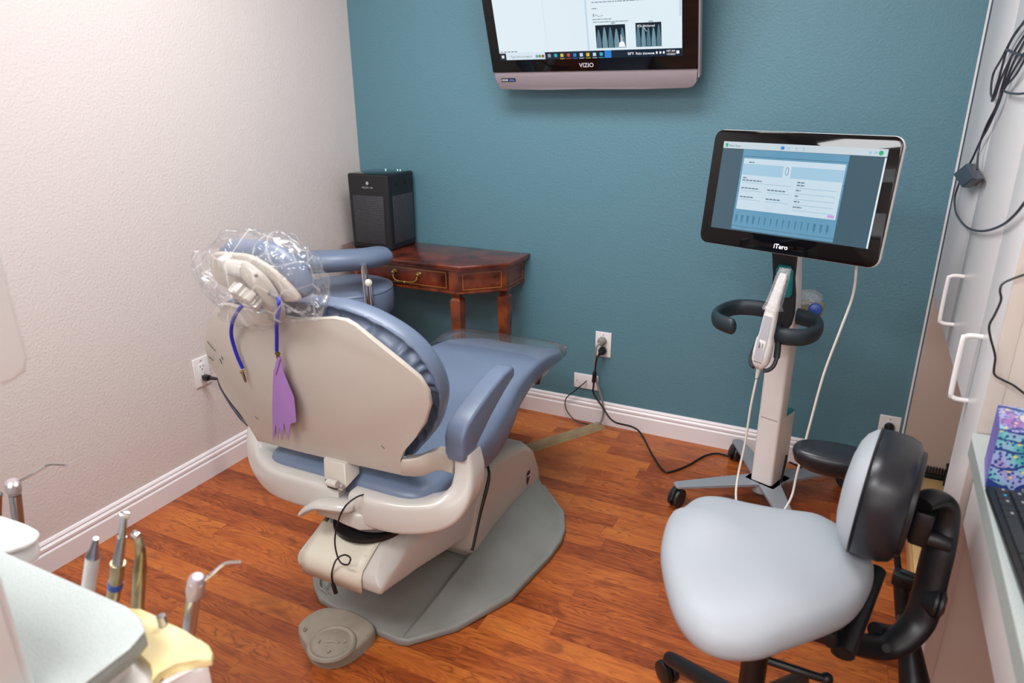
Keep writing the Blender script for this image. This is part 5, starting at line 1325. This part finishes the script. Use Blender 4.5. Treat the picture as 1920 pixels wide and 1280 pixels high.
for k, (z, r_) in enumerate(((0.110, 0.012), (0.122, 0.022), (0.135, 0.026), (0.15, 0.016), (0.16, 0.004))):
    rs.append([V((2.495, -1.37, ZC+z))+V((math.cos(a)*r_*(1+0.3*math.sin(3*a+k)), math.sin(a)*r_*0.7, 0.004*math.sin(4*a+k))) for a in [2*PI*i/24 for i in range(24)]])
b.ring_faces(rs); b.build('tissue', mat('white_tissue', '#f3efee', 0.9), t, angle=70)

# cords hanging on the cabinets
xq = XF-0.010
t = thing('coiled_adapter_cord', 'dark coiled adapter cord with square plug hanging on the white cabinet door', 'cord', tuple(at(1880, 130, x=xq)))
b = B()
b.tube(seq([(1935, 20), (1912, 52), (1890, 88), (1872, 150), (1860, 188), (1866, 180), (1876, 150), (1900, 100), (1925, 60)], x=xq), 0.0028, n=7)
b.tube(seq([(1935, 30), (1905, 60), (1878, 110), (1862, 140), (1858, 175), (1863, 184)], x=xq), 0.0028, n=7)
b.tube(seq([(1930, 95), (1905, 140), (1882, 168), (1905, 176), (1935, 172)], x=xq-0.003), 0.0026, n=7)
b.tube(seq([(1887, 93), (1905, 100), (1930, 108)], x=xq-0.004), 0.0032, n=7)
b.tube(seq([(1925, 70), (1900, 118), (1882, 165), (1872, 195), (1852, 240), (1838, 265), (1822, 300), (1806, 328), (1796, 350), (1790, 372), (1793, 400), (1812, 425), (1840, 433), (1875, 424), (1905, 400), (1935, 360)], x=xq-0.001), 0.0028, n=7)
b.tube(seq([(1895, 110), (1878, 165), (1870, 195), (1850, 235), (1836, 275), (1832, 318)], x=xq-0.005), 0.0026, n=7)
b.tube(seq([(1920, 100), (1896, 140), (1884, 165)], x=xq-0.006), 0.0026, n=7)
b.build('cable', M['cord'], t)
c = [at(a, c_, x=xq+0.004) for a, c_ in ((1804, 327), (1831, 307), (1847, 335), (1822, 352))]
b = B(); b.prism(c, -X_*0.026, bev=0.005, seg=3); b.build('adapter_plug', mat('slate_plug', '#3c3f4b', 0.4), t)
b = B(); b.tube([at(1935, 510, y=-1.205), at(1900, 522, y=-1.205), at(1880, 532, y=-1.207), at(1875, 545, y=-1.21), at(1877, 562, y=-1.21), at(1866, 588, y=-1.21), at(1855, 610, y=-1.21), at(1857, 632, y=-1.21), at(1866, 668, y=-1.21), at(1864, 700, y=-1.21), at(1880, 712, y=-1.215), at(1900, 722, y=-1.215), at(1925, 741, y=-1.22)], 0.0022, n=8)
tag(b.build('hanging_cord', M['blackcord'], None, origin=tuple(at(1877, 600, y=-1.21))), 'thin dark cord hanging against the end of the tall cabinet above the tissue box', 'cord')

# ------------------------------------------------------------------ side unit with instruments, left foreground
ZT = 0.77
t = thing('side_unit', 'side cabinet with pale speckled top and two instrument holders in the left foreground', 'cabinet', (1.0, -2.6, 0))
tpts = [V((0.45, -2.285, ZT)), V((1.325, -2.285, ZT)), V((1.365, -2.292, ZT)), V((1.388, -2.305, ZT)), V((1.398, -2.335, ZT)), V((1.405, -3.0, ZT)), V((0.45, -3.0, ZT))]
b = B(); b.prism(tpts, -Z_*0.004, bev=0.0015); b.build('worktop', M['counter'], t)
b = B(); b.prism([p-Z_*0.0042 for p in tpts], -Z_*0.022, bev=0.003); b.build('worktop_edge', M['countedge'], t)
B().box((0.47, -2.99, 0.0), (1.36, -2.315, ZT-0.0265), 0.004).build('cabinet_body', M['cabinet'], t)
# right holder (yellowed)
def hd(px, py, yy): return at(px, py, y=yy)
hy = -2.235
top_ = seq([(236, 1136), (262, 1141), (284, 1148), (315, 1167), (345, 1186), (376, 1196), (392, 1208), (399, 1222), (396, 1234), (380, 1238), (352, 1236), (330, 1240), (300, 1256), (286, 1280), (281, 1268), (288, 1242), (270, 1224), (240, 1212)], z=0.715)
b = B(); b.prism(top_, -Z_*0.014, bev=0.0035, seg=3)
hr = b.build('instrument_holder', M['yellowed'], t, angle=50, label='yellowed instrument holder at the right')
und = seq([(236, 1205), (262, 1216), (288, 1240), (284, 1272), (302, 1258), (330, 1242), (386, 1238), (390, 1246), (372, 1256), (330, 1266), (296, 1290), (250, 1330), (180, 1300)], z=0.7005)
b = B(); b.prism(und, -Z_*0.04, bev=0.005, seg=3); b.build('holder_base', M['white'], hr, angle=50)
b = B(); 
for px, py in ((322, 1251), (338, 1250)):
    q = at(px, py+4, z=0.6985); b.sphere(q, 0.0035)
b.build('indicator_stud', M['white'], hr)
b = B(); q = at(304, 1165, z=0.722); b.cyl(q-Z_*0.012, q+Z_*0.010, 0.0065, n=18); b.build('empty_socket', M['steel'], hr)
# left holder (white)
b = B(); b.pad(seq([(-60, 1000), (-20, 972), (35, 985), (66, 998), (76, 1010), (50, 1030), (-40, 1050)], z=0.735), Z_, 0.012, 0.006, smooth=3)
hl_ = b.build('instrument_holder', M['white'], t, angle=60, label='white instrument holder at the left')
b = B(); b.pad(seq([(-60, 1030), (-10, 1010), (40, 1015), (78, 1036), (60, 1060), (-40, 1090)], z=0.70), Z_, 0.035, 0.010, smooth=3); b.build('holder_base', M['white'], hl_, angle=60)
B().box((0.90, -2.33, 0.59), (1.36, -2.215, 0.635), 0.006).build('holder_rail', M['white'], t)

def syringe(label, b0, b1, hd_, n0, n1, n2, dB, group=None):
    t = thing('air_water_syringe', label, 'syringe', tuple(b0))
    b = B(); b.tube([b0+(b0-b1)*0.25, b0.lerp(b1, 0.55), b1], 0.0105, n=16, smooth=3, taper=[(0, 0.85), (0.5, 0.95), (1, 0.95)]); b.build('handle', M['steel'], t)
    b = B(); ax = (hd_-b1).normalized()
    b.tube([b1, b1.lerp(hd_, 0.5), hd_], 0.0125, n=16, smooth=3, taper=[(0, 0.75), (0.3, 1.0), (0.8, 1.0), (1, 0.55)]); b.build('head', M['silver'], t)
    vd = (CAM-hd_).normalized(); s = vd.cross(ax).normalized(); b = B()
    for k in (-1, 1): q = b1.lerp(hd_, 0.6)+s*0.0045*k; b.cyl(q+vd*0.009, q+vd*0.0145, 0.0036, n=12)
    b.build('trigger_button', M['white'], t)
    b = B(); b.tube([n0, n0.lerp(n1, 0.5), n1, n2], 0.0022, n=8, smooth=4, taper=[(0, 1.3), (0.6, 1.0), (1, 0.9)]); b.build('nozzle', M['chrome'], t)
yy = -2.215
syringe('chrome air and water syringe in the yellowed holder, right of the instruments', at(352, 1200, y=yy), at(363, 1118, y=yy-0.003), at(371, 1080, y=yy-0.005), at(384, 1086, y=yy), at(422, 1056, y=yy+0.005), at(450, 1053, y=yy+0.01), 1.0)
yl = -2.16
syringe('chrome air and water syringe in the white holder at the left edge', at(36, 990, y=yl), at(28, 925, y=yl-0.003), at(22, 900, y=yl-0.004), at(36, 902, y=yl), at(92, 871, y=yl+0.01), at(124, 871, y=yl+0.015), 1.0)
t = thing('curing_tip_handpiece', 'white plastic handpiece with short metal nose, leftmost of three behind the tray', 'handpiece', tuple(at(165, 1110, y=-2.22)))
b = B(); b.tube([at(150, 1210, y=-2.22), at(174, 1043, y=-2.215)], 0.0105, n=18, smooth=1); b.build('handle', M['white'], t)
b = B(); q0 = at(174, 1042, y=-2.215); q1 = at(180, 1009, y=-2.213); dq = (q1-q0).normalized(); b.lathe(q0, dq, [(0.0105, -0.001), (0.0108, 0.002), (0.0095, 0.006), (0.006, 0.018), (0.0042, (q1-q0).length-0.002), (0.0035, (q1-q0).length)], 20); b.build('nose', M['steel'], t)
t = thing('contra_angle_handpiece', 'metal contra-angle handpiece with a blue ring, middle of three behind the tray', 'handpiece', tuple(at(212, 1120, y=-2.22)))
pA, pB, pC, pD, pE = at(208, 1135, y=-2.22), at(216, 1100, y=-2.22), at(221, 1055, y=-2.22), at(229, 1005, y=-2.218), at(233, 965, y=-2.216)
b = B(); b.tube([pA+(pA-pB)*1.8, pB, pC], 0.0105, n=18, smooth=3, taper=[(0, 0.95), (1, 1.0)]); b.build('motor_sleeve', M['gold'], t)
b = B(); b.tube([pC, pC.lerp(pD, 0.5), pD], 0.0085, n=16, smooth=3, taper=[(0, 1.0), (0.5, 0.8), (1, 0.72)]); b.tube([pD, pE], 0.0045, n=14, smooth=1, taper=[(0, 1.3), (1, 0.9)]); b.build('neck', M['steel'], t)
dq = (pE-pD).normalized(); sq = dq.cross((CAM-pE).normalized()).normalized()
b = B(); b.cyl(pE-sq*0.006, pE+sq*0.007, 0.0056, n=18, bev=0.001); b.build('head', M['chrome'], t)
b = B(); b.tube([pB, pB.lerp(pC, 0.22)], 0.0112, n=20, smooth=1); b.build('blue_ring', M['bluecap'], t)
t = thing('high_speed_handpiece', 'slim angled metal handpiece, rightmost of three behind the tray', 'handpiece', tuple(at(258, 1140, y=-2.22)))
pA, pB, pC, pD = at(257, 1152, y=-2.22), at(261, 1085, y=-2.22), at(264, 1035, y=-2.218), at(257, 1003, y=-2.216)
b = B(); b.tube([pA+(pA-pB)*0.5, pB, pC, pD], 0.0095, n=18, smooth=5, taper=[(0, 1.0), (0.4, 1.0), (0.75, 0.72), (1, 0.5)]); b.build('handle', M['gold'], t)
b = B(); b.cyl(pD+V((-0.007, 0, 0.001)), pD+V((0.005, 0, -0.001)), 0.0058, n=18, bev=0.001); b.build('head', M['chrome'], t)
t = thing('metal_instrument', 'short metal instrument half out of frame in the white holder at the left edge', 'instrument', tuple(at(-6, 975, y=-2.16)))
b = B(); b.tube([at(-4, 985, y=-2.16), at(-3, 930, y=-2.16)], 0.0062, n=14, smooth=1); b.build('shank', M['steel'], t)
b = B(); b.sphere(at(-3, 928, y=-2.16), 0.0072); b.build('head', M['steel'], t)

# white monitor (seen edge-on from behind) and its stand on the side unit
t = thing('side_monitor', 'white rounded monitor back at the left edge of the frame, near the camera', 'monitor', (1.33, -2.6, 1.13))
fy, bz = -2.328, 1.133
mo = [V((1.33, fy-0.022, bz+0.0)), V((1.33, fy-0.006, bz+0.006)), V((1.33, fy, bz+0.022)), V((1.33, fy, 1.52)), V((1.33, -2.82, 1.52)), V((1.33, -2.82, bz))]
b = B(); b.prism(mo, -X_*0.03, bev=0.005, seg=3); b.build('monitor_shell', M['white'], t)
b = B(); b.tube([(1.30, -2.62, 1.25), (1.22, -2.62, 1.22), (1.20, -2.62, 1.12), (1.20, -2.62, 1.022)], 0.016, n=14); b.build('neck', M['white'], t)
b = B(); b.cyl((1.20, -2.62, 1.0205), (1.20, -2.62, 1.03), 0.08, n=32); b.build('stand_base', M['white'], t)
t = thing('storage_box', 'plain white box cabinet standing on the speckled side unit top', 'storage box', (1.1, -2.6, ZT))
B().box((0.75, -2.95, ZT+0.0005), (1.362, -2.428, 1.02), 0.006, 3).build('box_body', M['white'], t)
B().box((1.3621, -2.93, ZT+0.01), (1.368, -2.44, 1.01), 0.002).build('box_door', M['white'], t)

t = thing('storage_cabinet', 'tall brown storage cabinets on the left wall behind the camera', 'cabinet', (0.22, -3.6, 0))
brown = mat('brown_laminate', '#5d5049', 0.5)
B().box((0.005, YB+0.65, 0.0), (0.42, -2.55, 2.35), 0.003).build('cabinet_body', brown, t)
for k in range(3):
    d = B().box((0.4205, YB+0.66+k*0.595, 0.08), (0.437, YB+1.245+k*0.595, 2.33), 0.002).build('door', brown, t)
    b = B(); yy_ = YB+1.20+k*0.595; b.tube([(0.437, yy_, 1.15), (0.47, yy_, 1.16), (0.47, yy_, 1.29), (0.437, yy_, 1.30)], 0.005, n=8, smooth=2); b.build('handle', M['black'], d)
# ------------------------------------------------------------------ rear of the room (seen only in reflections)
t = thing('rear_cabinet', 'white cabinets with black handles on the wall behind the camera', 'cabinet', (1.6, YB+0.3, 0))
B().box((0.4, YB+0.005, 1.45), (2.9, YB+0.35, 2.3), 0.003).build('upper_body', M['cabinet2'], t)
B().box((0.4, YB+0.005, 0.0), (2.9, YB+0.6, 0.86), 0.003).build('lower_body', M['cabinet2'], t)
B().box((0.38, YB+0.005, 0.861), (2.92, YB+0.62, 0.90), 0.003).build('worktop', M['counter'], t)
for k in range(5):
    d = B().box((0.405+k*0.5, YB+0.351, 1.455), (0.895+k*0.5, YB+0.368, 2.295), 0.002).build('door', M['cabinet2'], t)
    b = B(); b.tube([(0.85+k*0.5, YB+0.368, 1.5), (0.85+k*0.5, YB+0.40, 1.51), (0.85+k*0.5, YB+0.40, 1.60), (0.85+k*0.5, YB+0.368, 1.61)], 0.005, n=8, smooth=2); b.build('handle', M['black'], d)
    d = B().box((0.405+k*0.5, YB+0.601, 0.1), (0.895+k*0.5, YB+0.618, 0.845), 0.002).build('door', M['cabinet2'], t)
